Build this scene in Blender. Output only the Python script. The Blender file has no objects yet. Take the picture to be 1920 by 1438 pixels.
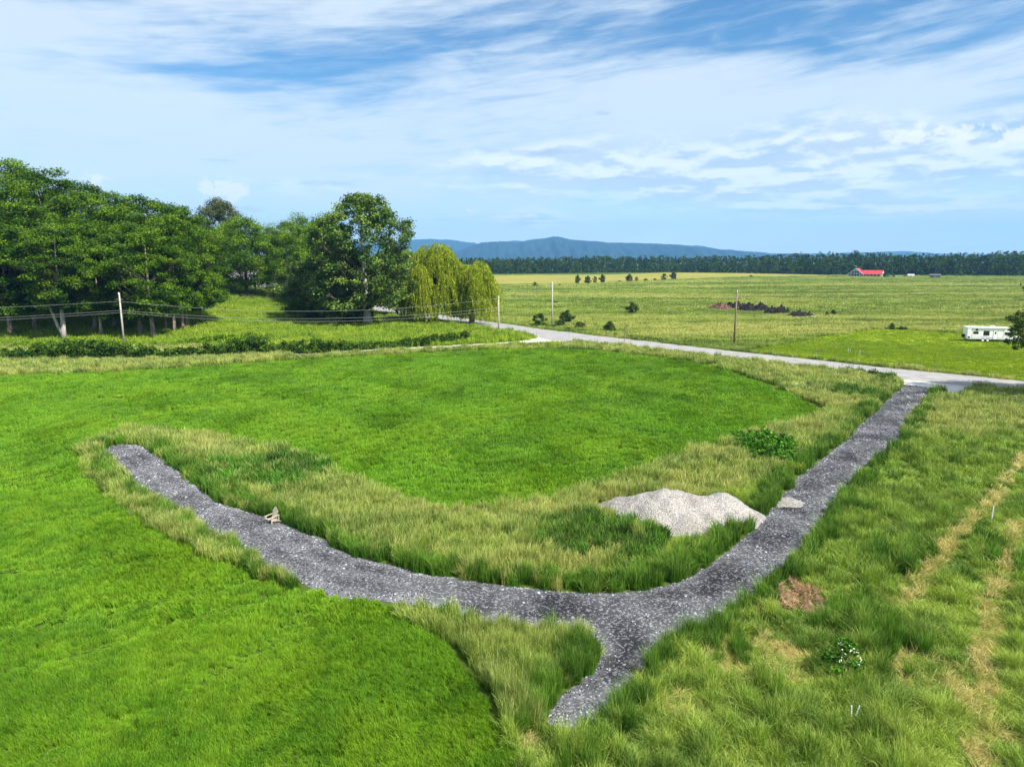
import bpy, bmesh, math, random
import numpy as np
from mathutils import Vector, Matrix
from mathutils.geometry import delaunay_2d_cdt
R = math.radians
scn = bpy.context.scene
COL = scn.collection

# ------------------------------------------------------------------ camera
F = 1280.0; HORIZ = 490.0; CAMZ = 17.5
PITCH = math.atan((719 - HORIZ) / F)
cam = bpy.data.cameras.new("camera"); cam.sensor_width = 36; cam.lens = 36 * F / 1920
cam.clip_start = 0.5; cam.clip_end = 60000
co = bpy.data.objects.new("camera", cam); COL.objects.link(co)
co.location = (0, 0, CAMZ); co.rotation_euler = (math.pi / 2 - PITCH, 0, 0)
scn.camera = co

# ------------------------------------------------------------------ view + sun
scn.view_settings.view_transform = 'Standard'; scn.view_settings.look = 'None'
scn.view_settings.gamma = 1; scn.view_settings.exposure = 0.90
SUN_AZ = math.atan2(0.80, -0.60)      # compass angle from +Y towards +X
SUN_EL = R(49)
sd = Vector((math.sin(SUN_AZ) * math.cos(SUN_EL), math.cos(SUN_AZ) * math.cos(SUN_EL), math.sin(SUN_EL)))
sl = bpy.data.lights.new("sun", 'SUN'); sl.energy = 5.0; sl.angle = R(0.5); sl.color = (1, 0.95, 0.87)
so = bpy.data.objects.new("sun", sl); COL.objects.link(so)
so.rotation_euler = sd.to_track_quat('Z', 'Y').to_euler(); so.location = (60, -40, 120)

# ------------------------------------------------------------------ node helper
class N:
    def __init__(s, nt): s.nt = nt
    def new(s, t, **k):
        n = s.nt.nodes.new(t)
        for a, b in k.items(): setattr(n, a, b)
        return n
    def put(s, sock, v):
        if isinstance(v, bpy.types.NodeSocket): s.nt.links.new(v, sock)
        elif v is not None: sock.default_value = v
    def m(s, op, a, b=None, c=None, clamp=False):
        n = s.new('ShaderNodeMath', operation=op, use_clamp=clamp)
        s.put(n.inputs[0], a)
        if b is not None: s.put(n.inputs[1], b)
        if c is not None: s.put(n.inputs[2], c)
        return n.outputs[0]
    def vm(s, op, a, b=None):
        n = s.new('ShaderNodeVectorMath', operation=op); s.put(n.inputs[0], a)
        if b is not None: s.put(n.inputs[1], b)
        return n.outputs[0]
    def comb(s, x, y, z=0.0):
        n = s.new('ShaderNodeCombineXYZ')
        for i, v in enumerate((x, y, z)): s.put(n.inputs[i], v)
        return n.outputs[0]
    def noise(s, vec, scale, detail=4, rough=0.55, dist=0.0):
        n = s.new('ShaderNodeTexNoise'); s.put(n.inputs['Vector'], vec)
        n.inputs['Scale'].default_value = scale; n.inputs['Detail'].default_value = detail
        n.inputs['Roughness'].default_value = rough; n.inputs['Distortion'].default_value = dist
        return n.outputs['Fac']
    def voro(s, vec, scale, feature='F1', out='Distance'):
        n = s.new('ShaderNodeTexVoronoi', feature=feature); s.put(n.inputs['Vector'], vec)
        n.inputs['Scale'].default_value = scale
        return n.outputs[out]
    def ss(s, v, a, b, lo=0.0, hi=1.0):
        n = s.new('ShaderNodeMapRange', interpolation_type='SMOOTHSTEP'); s.put(n.inputs[0], v)
        n.inputs[1].default_value = a; n.inputs[2].default_value = b
        n.inputs[3].default_value = lo; n.inputs[4].default_value = hi
        return n.outputs[0]
    def lin(s, v, a, b, lo=0.0, hi=1.0):
        n = s.new('ShaderNodeMapRange'); s.put(n.inputs[0], v)
        n.inputs[1].default_value = a; n.inputs[2].default_value = b
        n.inputs[3].default_value = lo; n.inputs[4].default_value = hi
        return n.outputs[0]
    def mix(s, f, a, b, mode='MIX'):
        n = s.new('ShaderNodeMix', data_type='RGBA', blend_type=mode)
        s.put(n.inputs[0], f)
        for i, v in ((6, a), (7, b)):
            s.put(n.inputs[i], v if isinstance(v, bpy.types.NodeSocket) else (*v, 1))
        return n.outputs[2]

# ------------------------------------------------------------------ sky
w = bpy.data.worlds.new("World"); scn.world = w; w.use_nodes = True
n = N(w.node_tree); w.node_tree.nodes.clear()
sky = n.new('ShaderNodeTexSky', sky_type='NISHITA', sun_disc=False, sun_elevation=SUN_EL,
            sun_rotation=SUN_AZ, altitude=100, air_density=1.0, dust_density=0.6, ozone_density=2.2)
tc = n.new('ShaderNodeTexCoord'); sp = n.new('ShaderNodeSeparateXYZ')
w.node_tree.links.new(tc.outputs['Generated'], sp.inputs[0])
dx, dy, dz = sp.outputs
az = n.m('ARCTAN2', dx, dy); el = n.m('ARCSINE', dz)
def sky_dir(px, py):
    v = Vector(((px - 960) / F, math.cos(PITCH) + (719 - py) / F * math.sin(PITCH), -math.sin(PITCH) + (719 - py) / F * math.cos(PITCH))).normalized()
    return math.atan2(v.x, v.y), math.asin(v.z)
def blob(px, py, wx, wy, p=1.0):
    a0, e0 = sky_dir(px, py)
    da = n.m('DIVIDE', n.m('SUBTRACT', az, a0), wx / F); de = n.m('DIVIDE', n.m('SUBTRACT', el, e0), wy / F)
    r2 = n.m('ADD', n.m('MULTIPLY', da, da), n.m('MULTIPLY', de, de))
    return n.m('MULTIPLY', n.m('EXPONENT', n.m('MULTIPLY', r2, -1.0)), p)
def addall(*a):
    r = a[0]
    for b in a[1:]: r = n.m('ADD', r, b)
    return r
# streaky high cloud, sheared a little so the streaks climb to the right
sh = n.m('SUBTRACT', el, n.m('MULTIPLY', az, 0.10))
wv = n.noise(n.comb(n.m('MULTIPLY', az, 2.0), n.m('MULTIPLY', sh, 7.0), 3.1), 1.6, 3, 0.5)
c1 = n.comb(n.m('ADD', n.m('MULTIPLY', az, 2.2), n.m('MULTIPLY', wv, 1.0)), n.m('ADD', n.m('MULTIPLY', sh, 11.0), n.m('MULTIPLY', wv, 1.2)), 0.7)
n1 = n.noise(c1, 1.5, 9, 0.56, 0.25)
c2 = n.comb(n.m('MULTIPLY', az, 5.0), n.m('MULTIPLY', sh, 40.0), 4.4)
n2 = n.noise(c2, 1.8, 6, 0.62, 0.3)
cov = addall(-0.34, n.m('MULTIPLY', n1, 1.75), n.m('MULTIPLY', n2, 1.0),
             blob(560, 140, 360, 60, -0.50), blob(1000, 50, 360, 60, -0.34), blob(1680, 40, 380, 75, -0.62), blob(150, 5, 260, 22, -0.25),
             blob(1750, 330, 300, 50, -0.12), blob(1300, 170, 560, 52, 0.24), blob(90, 190, 250, 180, 0.26),
             blob(560, 250, 400, 45, 0.12), blob(1000, 390, 700, 40, -0.12))
cirrus = n.ss(cov, 0.32, 1.22)
hazeband = n.ss(el, 0.16, -0.01)
base = n.mix(1.0, sky.outputs[0], (0.80, 1.06, 1.18), 'MULTIPLY')
hs = n.new('ShaderNodeHueSaturation'); hs.inputs['Saturation'].default_value = 1.08; n.put(hs.inputs['Color'], base)
base = hs.outputs[0]
base = n.mix(n.m('MULTIPLY', hazeband, 0.85), base, (8.6, 11.0, 11.4))
WHITE = (7.0, 7.75, 8.3)
c = n.mix(n.m('MULTIPLY', cirrus, 0.80), base, WHITE)
# low layered cloud on the right, small cumulus on the left
def layer(off):
    e_ = n.m('MAXIMUM', n.m('ADD', el, 0.05 + off), 0.02)
    v = n.comb(n.m('MULTIPLY', az, 7.0), n.m('DIVIDE', 0.80, e_), 8.3)
    return n.m('ADD', n.m('MULTIPLY', n.noise(v, 1.5, 8, 0.55, 0.15), 0.75), n.m('MULTIPLY', n.noise(n.comb(n.m('MULTIPLY', az, 16.0), n.m('MULTIPLY', n.m('ADD', el, off), 38.0), 5.0), 1.5, 7, 0.6, 0.1), 0.25))
n3 = layer(0.0); n3b = layer(0.010)
zone = addall(blob(1600, 300, 420, 70, 0.36), blob(1200, 330, 420, 56, 0.30), blob(1850, 262, 190, 34, 0.16),
              blob(990, 412, 75, 18, 0.34), blob(980, 290, 120, 16, 0.22), blob(1650, 390, 260, 16, 0.22), blob(560, 345, 130, 16, 0.22))
m3 = n.ss(n.m('ADD', n3, zone), 0.58, 0.98)
lit = n.ss(n.m('SUBTRACT', n3, n3b), -0.07, 0.08)
c3 = n.mix(lit, (4.9, 5.9, 6.9), (9.0, 9.4, 9.6))
c = n.mix(n.m('MULTIPLY', m3, 0.68), c, c3)
n4 = n.noise(n.comb(n.m('MULTIPLY', az, 22.0), n.m('MULTIPLY', el, 30.0), 2.0), 2.0, 9, 0.62, 0.2)
z4 = addall(blob(436, 358, 30, 24, 1.0), blob(392, 350, 24, 18, 0.9), blob(180, 338, 30, 12, 0.9), blob(880, 395, 14, 5, 0.8), blob(1725, 252, 90, 20, 0.8), blob(1890, 258, 60, 18, 0.8), blob(1690, 395, 60, 7, 0.8), blob(980, 404, 50, 8, .7))
cu = n.ss(n.m('ADD', z4, n.m('MULTIPLY', n.m('SUBTRACT', n4, 0.52), n.m('MULTIPLY', z4, 5.5))), 0.38, 0.88)
c = n.mix(n.m('MULTIPLY', cu, 0.8), c, (8.8, 9.0, 9.4))
z5 = addall(blob(412, 301, 34, 3.5, 0.8), blob(1128, 213, 22, 6, 0.8), blob(610, 345, 70, 8, .7), blob(1000, 287, 110, 9, 0.8), blob(460, 392, 60, 8, 0.6), blob(840, 413, 40, 4, 0.6))
gs = n.ss(n.m('ADD', z5, n.m('MULTIPLY', n.m('SUBTRACT', n4, 0.5), n.m('MULTIPLY', z5, 2.5))), 0.3, 0.9)
c = n.mix(n.m('MULTIPLY', gs, 0.40), c, (3.4, 4.3, 6.0))
bg = n.new('ShaderNodeBackground'); n.put(bg.inputs[0], c); bg.inputs[1].default_value = 0.070
wo = n.new('ShaderNodeOutputWorld'); w.node_tree.links.new(bg.outputs[0], wo.inputs[0])

# ------------------------------------------------------------------ geometry helpers
def sstep(a, b, x):
    t = np.clip((np.asarray(x, float) - a) / (b - a), 0, 1); return t * t * (3 - 2 * t)
def g(x, y):
    """ground height"""
    x = np.asarray(x, float); y = np.asarray(y, float)
    h = 7.0 * (1 - sstep(-105, -48, x)) * sstep(148, 262, y)
    h = h + 3.0 * (1 - sstep(-130, -75, x)) * sstep(146, 172, y)
    return h
CP, SP = math.cos(PITCH), math.sin(PITCH)
def ray(px, py):
    cx = (px - 960) / F; cy = (719 - py) / F
    return cx, CP + cy * SP, -SP + cy * CP
def at(px, py):
    rx, ry, rz = ray(px, py); z = 0.0
    for _ in range(30):
        t = (z - CAMZ) / rz if rz < -1e-4 else 9000
        z2 = float(g(rx * t, ry * t)); z = 0.6 * z + 0.4 * z2
    return rx * t, ry * t
def atY(px, py, Y):
    rx, ry, rz = ray(px, py); t = Y / ry
    return rx * t, Y, CAMZ + rz * t
def poly(pts): return np.array([at(*p) for p in pts])
def pip(P, x, y):
    ins = np.zeros(x.shape, bool); j = len(P) - 1
    for i in range(len(P)):
        xi, yi = P[i]; xj, yj = P[j]
        if yi != yj:
            k = ((yi > y) != (yj > y)) & (x < (xj - xi) * (y - yi) / (yj - yi) + xi)
            ins ^= k
        j = i
    return ins
def dseg(L, x, y, closed=False):
    """distance to a polyline"""
    d = np.full(x.shape, 1e9); n_ = len(L)
    for i in range(n_ if closed else n_ - 1):
        a = L[i]; b = L[(i + 1) % n_]; v = b - a; l2 = max(v @ v, 1e-9)
        t = np.clip(((x - a[0]) * v[0] + (y - a[1]) * v[1]) / l2, 0, 1)
        d = np.minimum(d, np.hypot(x - a[0] - t * v[0], y - a[1] - t * v[1]))
    return d
def fn(x, y, s, wl):
    """smooth pseudo noise, about -1..1, wavelength wl"""
    r = np.random.default_rng(s); o = 0
    for k in range(7):
        a = r.uniform(0, 6.28); q = 6.283 / wl * r.uniform(0.6, 2.0)
        o = o + np.sin(q * (x * math.cos(a) + y * math.sin(a)) + r.uniform(0, 6.28)) 
    return o / 3.2

def tag(o, label=None, cat=None, group=None, kind=None):
    if label: o['label'] = label
    if cat: o['category'] = cat
    if group: o['group'] = group
    if kind: o['kind'] = kind
    return o
def mesh_obj(name, V, Fc, mt, parent=None, attr=None, smooth=False, link=True):
    """V (n,3); Fc (m,k) array or list of face tuples"""
    me = bpy.data.meshes.new(name); V = np.asarray(V, np.float32)
    me.vertices.add(len(V)); me.vertices.foreach_set('co', V.ravel())
    if isinstance(Fc, np.ndarray):
        m, k = Fc.shape; idx = Fc.ravel().astype(np.int32); tot = np.full(m, k, np.int32)
    else:
        tot = np.array([len(f) for f in Fc], np.int32); idx = np.concatenate([np.array(f, np.int32) for f in Fc]); m = len(Fc)
    st = np.concatenate([[0], np.cumsum(tot)[:-1]]).astype(np.int32)
    me.loops.add(len(idx)); me.loops.foreach_set('vertex_index', idx)
    me.polygons.add(m); me.polygons.foreach_set('loop_start', st)
    try: me.polygons.foreach_set('loop_total', tot)
    except Exception: pass
    if attr:
        for an, av in attr.items():
            a = me.attributes.new(an, 'FLOAT', 'POINT'); a.data.foreach_set('value', np.asarray(av, np.float32))
    me.update(calc_edges=True)
    me.polygons.foreach_set('use_smooth', np.full(m, smooth))
    if mt:
        for q in (mt if isinstance(mt, list) else [mt]): me.materials.append(q)
    o = bpy.data.objects.new(name, me)
    if link: COL.objects.link(o)
    if parent: o.parent = parent
    return o
def empty(name, loc, rz=0.0, label=None, cat=None, group=None):
    o = bpy.data.objects.new(name, None); COL.objects.link(o); o.location = loc; o.rotation_euler = (0, 0, rz)
    o.empty_display_size = 0.5
    return tag(o, label, cat, group)
def copy_tree(o, parent=None):
    c_ = o.copy(); COL.objects.link(c_); c_.parent = parent
    for ch in [q for q in bpy.data.objects if q.parent == o]: copy_tree(ch, c_)
    return c_

class MB:
    """collects boxes, tubes and prisms into one mesh"""
    def __init__(s): s.v = []; s.f = []
    def add(s, V, Fs):
        b = len(s.v); s.v += [tuple(p) for p in V]; s.f += [tuple(b + i for i in f) for f in Fs]; return s
    def box(s, x0, x1, y0, y1, z0, z1, M=None):
        V = [Vector((x, y, z)) for z in (z0, z1) for y in (y0, y1) for x in (x0, x1)]
        if M: V = [M @ p for p in V]
        return s.add(V, [(0, 2, 3, 1), (4, 5, 7, 6), (0, 1, 5, 4), (2, 6, 7, 3), (0, 4, 6, 2), (1, 3, 7, 5)])
    def tube(s, P, rad, k=6, cap=True):
        P = [Vector(p) for p in P]; m = len(P)
        if not isinstance(rad, (list, tuple)): rad = [rad] * m
        b = len(s.v); up = None
        for i, p in enumerate(P):
            t = (P[min(i + 1, m - 1)] - P[max(i - 1, 0)]).normalized()
            if up is None: up = t.orthogonal().normalized()
            up = (up - t * up.dot(t)).normalized(); sd_ = t.cross(up)
            for j in range(k):
                a = 6.28318 * j / k; q = p + (up * math.cos(a) + sd_ * math.sin(a)) * rad[i]; s.v.append(tuple(q))
        for i in range(m - 1):
            for j in range(k):
                j2 = (j + 1) % k
                s.f.append((b + i * k + j, b + i * k + j2, b + (i + 1) * k + j2, b + (i + 1) * k + j))
        if cap:
            s.f.append(tuple(b + j for j in range(k))[::-1]); s.f.append(tuple(b + (m - 1) * k + j for j in range(k)))
        return s
    def prism(s, prof, y0, y1):
        """profile in xz, extruded in y"""
        k = len(prof); V = [(x, y0, z) for x, z in prof] + [(x, y1, z) for x, z in prof]
        return s.add(V, [tuple(range(k)), tuple(range(2 * k - 1, k - 1, -1))] + [(i, i + k, (i + 1) % k + k, (i + 1) % k) for i in range(k)])
    def build(s, name, mt, parent=None, smooth=False, bevel=0):
        o = mesh_obj(name, s.v, s.f, mt, parent, smooth=smooth)
        bm = bmesh.new(); bm.from_mesh(o.data); bmesh.ops.recalc_face_normals(bm, faces=bm.faces)
        if bevel: bmesh.ops.bevel(bm, geom=[e for e in bm.edges if len(e.link_faces) == 2 and e.calc_face_angle(0) > 0.5], offset=bevel, segments=2, affect='EDGES')
        bm.to_mesh(o.data); bm.free()
        return o

# ------------------------------------------------------------------ materials
def mat(name, fnc):
    m = bpy.data.materials.new(name); m.use_nodes = True; m.node_tree.nodes.clear(); q = N(m.node_tree)
    sh_ = fnc(q); o = q.new('ShaderNodeOutputMaterial'); m.node_tree.links.new(sh_, o.inputs[0])
    return m
def wpos(q): return q.new('ShaderNodeNewGeometry').outputs['Position']
def pbsdf(q, col, rough=0.8, spec=0.3, metal=0.0, bump=None, bs=0.3, bd=0.02):
    b = q.new('ShaderNodeBsdfPrincipled'); q.put(b.inputs['Base Color'], col if isinstance(col, bpy.types.NodeSocket) else (*col, 1))
    q.put(b.inputs['Roughness'], rough); b.inputs['Specular IOR Level'].default_value = spec; b.inputs['Metallic'].default_value = metal
    if bump is not None:
        k = q.new('ShaderNodeBump'); k.inputs['Strength'].default_value = bs; k.inputs['Distance'].default_value = bd
        q.put(k.inputs['Height'], bump); q.nt.links.new(k.outputs[0], b.inputs['Normal'])
    return b.outputs[0]
def leafshader(q, col, trans=0.35, rough=0.55, spec=0.25):
    b = pbsdf(q, col, rough, spec)
    t = q.new('ShaderNodeBsdfTranslucent'); q.put(t.inputs[0], q.mix(1.0, col, (1.0, 1.0, 0.55), 'MULTIPLY'))
    m = q.new('ShaderNodeMixShader'); m.inputs[0].default_value = trans
    q.nt.links.new(b, m.inputs[1]); q.nt.links.new(t.outputs[0], m.inputs[2]); return m.outputs[0]
def attrf(q, name):
    a = q.new('ShaderNodeAttribute'); a.attribute_name = name; return a.outputs['Fac']
def orand(q): return q.new('ShaderNodeObjectInfo').outputs['Random']
def simple(name, col, rough=0.6, spec=0.3, metal=0.0, var=0.12, sc=3.0):
    def f(q):
        k = q.noise(wpos(q), sc, 5, 0.6)
        c_ = q.mix(q.lin(k, 0.3, 0.7), tuple(v * (1 - var) for v in col), tuple(min(1, v * (1 + var)) for v in col))
        return pbsdf(q, c_, rough, spec, metal)
    return mat(name, f)
def grassmat(name, A, B, TIP, wl=14.0, tipw=0.6, wl2=2.5, C=None, var=0.35, trans=0.24, streak=None):
    """A/B patches of ground cover, TIP colour of the seed heads (top of each blade), C a second drier patch colour"""
    def f(q):
        p = wpos(q)
        if streak: p = q.vm('MULTIPLY', p, (streak, 1.0, 1.0))
        k = q.noise(p, 1 / wl, 4, 0.6, 0.4); k2 = q.noise(p, 1 / wl2, 3, 0.6)
        c_ = q.mix(q.ss(q.m('ADD', q.m('MULTIPLY', k, 0.7), q.m('MULTIPLY', k2, 0.3)), 0.43, 0.57), A, B)
        if C:
            k3 = q.noise(q.vm('ADD', p, (71.0, 33.0, 0.0)), 1 / (wl * 1.7), 5, 0.65, 0.5)
            c_ = q.mix(q.ss(k3, 0.48, 0.60), c_, C)
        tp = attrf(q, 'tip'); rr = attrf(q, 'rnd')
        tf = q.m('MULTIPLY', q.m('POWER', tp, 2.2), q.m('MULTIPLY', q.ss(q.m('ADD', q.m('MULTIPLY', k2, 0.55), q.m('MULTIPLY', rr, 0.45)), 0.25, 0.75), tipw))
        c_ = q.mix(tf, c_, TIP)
        v = q.m('ADD', q.m('MULTIPLY', q.m('ADD', q.m('MULTIPLY', rr, 0.6), q.m('MULTIPLY', orand(q), 0.4)), 2 * var), 1 - var)
        c_ = q.mix(1.0, c_, q.comb(v, v, v), 'MULTIPLY')
        return leafshader(q, c_, trans, 0.6, 0.2)
    return mat(name, f)
def foliage(name, A, B, var=0.35, sc=0.25, trans=0.3, spec=0.1):
    def f(q):
        p = wpos(q); k = q.noise(p, sc, 4, 0.6); rr = attrf(q, 'rnd'); tp = attrf(q, 'tip')
        c_ = q.mix(q.ss(q.m('ADD', q.m('MULTIPLY', k, 0.5), q.m('MULTIPLY', tp, 0.5)), 0.3, 0.7), A, B)
        v = q.m('ADD', q.m('MULTIPLY', rr, 2 * var), 1 - var)
        c_ = q.mix(1.0, c_, q.comb(v, v, v), 'MULTIPLY')
        return leafshader(q, c_, trans, 0.5, spec)
    return mat(name, f)
def bark(name, A, B):
    def f(q):
        p = q.vm('MULTIPLY', wpos(q), (1.0, 1.0, 0.25)); k = q.noise(p, 3.0, 6, 0.65)
        return pbsdf(q, q.mix(q.ss(k, 0.35, 0.65), A, B), 0.9, 0.15, bump=q.noise(p, 7.0, 5, 0.7), bs=0.6, bd=0.1)
    return mat(name, f)

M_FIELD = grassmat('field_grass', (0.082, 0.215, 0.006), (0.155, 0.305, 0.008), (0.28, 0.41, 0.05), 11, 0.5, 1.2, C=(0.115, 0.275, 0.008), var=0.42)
M_TALL = grassmat('tall_grass', (0.090, 0.185, 0.010), (0.180, 0.285, 0.020), (0.72, 0.70, 0.27), 6, 0.9, 1.4, C=(0.25, 0.30, 0.05), var=0.42)
M_WILD = grassmat('wild_grass', (0.065, 0.165, 0.008), (0.170, 0.290, 0.020), (0.52, 0.58, 0.16), 3.5, 0.75, 0.9, C=(0.26, 0.37, 0.04), var=0.5)
M_RANK_SHADE = grassmat('rank_shade_grass', (0.040, 0.125, 0.006), (0.085, 0.205, 0.010), (0.28, 0.38, 0.08), 3, 0.6, 0.9, var=0.45, trans=0.2)  # lush growth; its dark green also stands for shade along the drive
M_STRAW = grassmat('straw', (0.34, 0.36, 0.08), (0.56, 0.48, 0.18), (0.70, 0.60, 0.28), 3, 0.5, 1.0, var=0.35, trans=0.25)
M_BROWN = grassmat('dead_brush', (0.36, 0.23, 0.13), (0.48, 0.33, 0.20), (0.66, 0.46, 0.30), 1.5, 0.5, 0.6, var=0.4, trans=0.1)
M_FAR = grassmat('far_grass', (0.100, 0.190, 0.014), (0.250, 0.340, 0.045), (0.56, 0.56, 0.19), 26, 0.8, 6, C=(0.42, 0.43, 0.11), var=0.35, streak=0.22)
M_HILL = grassmat('bank_grass', (0.16, 0.28, 0.012), (0.25, 0.36, 0.022), (0.38, 0.44, 0.08), 12, 0.5, 3, var=0.35)
M_LAWN = grassmat('lawn_grass', (0.190, 0.290, 0.010), (0.260, 0.350, 0.012), (0.28, 0.34, 0.03), 16, 0.35, 4, var=0.2)
M_WEED = foliage('weed_leaves', (0.040, 0.130, 0.008), (0.120, 0.300, 0.015), 0.5, 0.8, 0.25, 0.12)
M_WEED2 = grassmat('nettle_leaves', (0.050, 0.115, 0.014), (0.085, 0.190, 0.016), (0.17, 0.26, 0.05), 3, 0.5, 0.8, C=(0.07, 0.22, 0.015), var=0.45)

def m_ground(q):
    p = wpos(q); k = q.noise(p, 0.06, 8, 0.62, 0.5); k2 = q.noise(p, 1.4, 8, 0.7); k3 = q.noise(p, 0.011, 4, 0.5)
    c_ = q.mix(q.ss(k, 0.4, 0.6), (0.060, 0.105, 0.012), (0.085, 0.130, 0.018))
    c_ = q.mix(q.ss(k2, 0.45, 0.7), c_, (0.035, 0.055, 0.010))
    return pbsdf(q, c_, 0.95, 0.1, bump=k2, bs=0.6, bd=0.3)
M_GROUND = mat('ground', m_ground)
def m_drive(q):
    p = wpos(q); z = q.noise(p, 0.28, 5, 0.6, 0.6); v = q.voro(p, 11.0, out='Color'); vd = q.voro(p, 11.0); f2 = q.noise(p, 26.0, 4, 0.7)
    sv = q.new('ShaderNodeSeparateXYZ'); q.put(sv.inputs[0], v)
    c_ = q.mix(q.m('ADD', q.m('MULTIPLY', q.ss(z, 0.35, 0.65), 0.5), q.m('MULTIPLY', attrf(q, 'edge'), 0.6), clamp=True), (0.016, 0.0165, 0.020), (0.150, 0.152, 0.160))
    c_ = q.mix(q.m('MULTIPLY', q.ss(sv.outputs[0], 0.62, 0.95), q.ss(z, 0.25, 0.65, 0.35, 1.0)), c_, (0.24, 0.245, 0.265))
    c_ = q.mix(q.ss(f2, 0.55, 0.75), c_, (0.03, 0.03, 0.033))
    return pbsdf(q, c_, 0.9, 0.2, bump=q.m('SUBTRACT', q.m('MULTIPLY', f2, 0.4), vd), bs=0.8, bd=0.06)
M_DRIVE = mat('dark_gravel', m_drive)
def m_stone(q):
    r_ = orand(q); z = q.noise(wpos(q), 0.28, 5, 0.6, 0.6)
    a = q.m('ADD', r_, q.m('MULTIPLY', q.m('SUBTRACT', z, 0.5), 1.2))
    c_ = q.mix(q.m('POWER', q.ss(a, 0.15, 1.1), 2.0), (0.042, 0.043, 0.050), (0.45, 0.465, 0.50))
    return pbsdf(q, c_, 0.85, 0.3)
M_STONE = mat('crushed_stone', m_stone)
def m_road(q):
    p = wpos(q); k = q.noise(p, 0.5, 6, 0.65); k2 = q.noise(p, 8.0, 5, 0.7)
    c_ = q.mix(q.ss(k, 0.35, 0.65), (0.24, 0.232, 0.225), (0.32, 0.31, 0.30))
    c_ = q.mix(q.ss(k2, 0.5, 0.75), c_, (0.20, 0.195, 0.19))
    return pbsdf(q, c_, 0.9, 0.2, bump=k2, bs=0.4, bd=0.05)
M_ROAD = mat('pale_gravel_road', m_road)
def m_apron(q):
    p = wpos(q); k = q.noise(p, 0.35, 6, 0.65, 0.8); k2 = q.noise(p, 6.0, 5, 0.7)
    c_ = q.mix(q.ss(k, 0.35, 0.65), (0.50, 0.48, 0.44), (0.64, 0.62, 0.58))
    c_ = q.mix(q.ss(k2, 0.52, 0.75), c_, (0.15, 0.145, 0.14))
    return pbsdf(q, c_, 0.95, 0.15, bump=k2, bs=0.5, bd=0.05)
M_APRON = mat('spilled_pale_gravel', m_apron)
def m_pile(q):
    p = wpos(q); k = q.noise(p, 0.6, 5, 0.6); v = q.voro(p, 16.0, out='Color'); vd = q.voro(p, 16.0)
    sv = q.new('ShaderNodeSeparateXYZ'); q.put(sv.inputs[0], v)
    c_ = q.mix(q.ss(k, 0.35, 0.65), (0.27, 0.248, 0.222), (0.345, 0.32, 0.29))
    c_ = q.mix(q.ss(sv.outputs[0], 0.72, 0.98), c_, (0.13, 0.125, 0.12))
    c_ = q.mix(q.ss(sv.outputs[1], 0.75, 0.98), c_, (0.50, 0.48, 0.46))
    return pbsdf(q, c_, 0.9, 0.2, bump=q.m('MULTIPLY', vd, -1.0), bs=0.9, bd=0.06)
M_PILE = mat('pale_stone_pile', m_pile)
M_TRACK = simple('farm_track', (0.36, 0.35, 0.25), 0.95, 0.1, var=0.3, sc=0.6)
def m_lawn(q):
    p = wpos(q); k = q.noise(p, 0.07, 6, 0.62, 0.6); k2 = q.noise(p, 1.5, 8, 0.7); k3 = q.noise(p, 0.022, 4, 0.5, 0.8)
    c_ = q.mix(q.ss(k, 0.4, 0.6), (0.150, 0.215, 0.009), (0.210, 0.275, 0.011))
    c_ = q.mix(q.ss(k3, 0.50, 0.65), c_, (0.085, 0.140, 0.010))
    c_ = q.mix(q.ss(k2, 0.5, 0.75, 0, 0.5), c_, (0.08, 0.12, 0.008))
    return pbsdf(q, c_, 0.95, 0.1, bump=k2, bs=0.5, bd=0.15)
M_LAWNG = mat('mown_lawn', m_lawn)
def m_hay(q):
    p = wpos(q); k = q.noise(p, 0.03, 6, 0.62, 0.6); k2 = q.noise(p, 0.5, 6, 0.7)
    c_ = q.mix(q.ss(k, 0.4, 0.6), (0.21, 0.21, 0.035), (0.28, 0.25, 0.055)); c_ = q.mix(q.ss(k2, 0.5, 0.75), c_, (0.15, 0.17, 0.03))
    return pbsdf(q, c_, 0.95, 0.1, bump=k2, bs=0.4, bd=0.3)
M_HAY = mat('hay_field', m_hay)
M_BARK_L = bark('locust_bark', (0.20, 0.14, 0.09), (0.42, 0.33, 0.24))
M_BARK_P = bark('pale_bark', (0.30, 0.27, 0.23), (0.52, 0.48, 0.42))
M_BARK_D = bark('dark_bark', (0.07, 0.055, 0.045), (0.16, 0.13, 0.10))
M_LOC = foliage('locust_leaves', (0.040, 0.098, 0.005), (0.125, 0.225, 0.010), 0.5)
M_MAP = foliage('maple_leaves', (0.060, 0.135, 0.006), (0.155, 0.265, 0.012), 0.45)
M_COT = foliage('cottonwood_leaves', (0.045, 0.100, 0.010), (0.165, 0.255, 0.035), 0.6, spec=0.25)
M_WIL = foliage('willow_leaves', (0.170, 0.250, 0.010), (0.390, 0.450, 0.035), 0.38, 0.2, 0.4)
M_OLV = foliage('olive_leaves', (0.060, 0.085, 0.025), (0.110, 0.130, 0.045), 0.45)
M_BUSH = foliage('bush_leaves', (0.030, 0.062, 0.010), (0.080, 0.130, 0.020), 0.5, 0.6)
M_HEDGE = foliage('hedge_leaves', (0.018, 0.052, 0.005), (0.075, 0.145, 0.010), 0.45, 0.25)
M_FOR = foliage('forest_leaves', (0.018, 0.046, 0.003), (0.068, 0.118, 0.005), 0.45, 0.035)
M_WHITE = simple('white_paint', (0.86, 0.86, 0.85), 0.35, 0.5, var=0.03)
M_GREYP = simple('grey_trim', (0.30, 0.30, 0.31), 0.5)
M_BLACK = simple('black_rubber', (0.02, 0.02, 0.022), 0.8)
M_GLASS = simple('dark_glass', (0.015, 0.017, 0.02), 0.08, 0.8)
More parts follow.
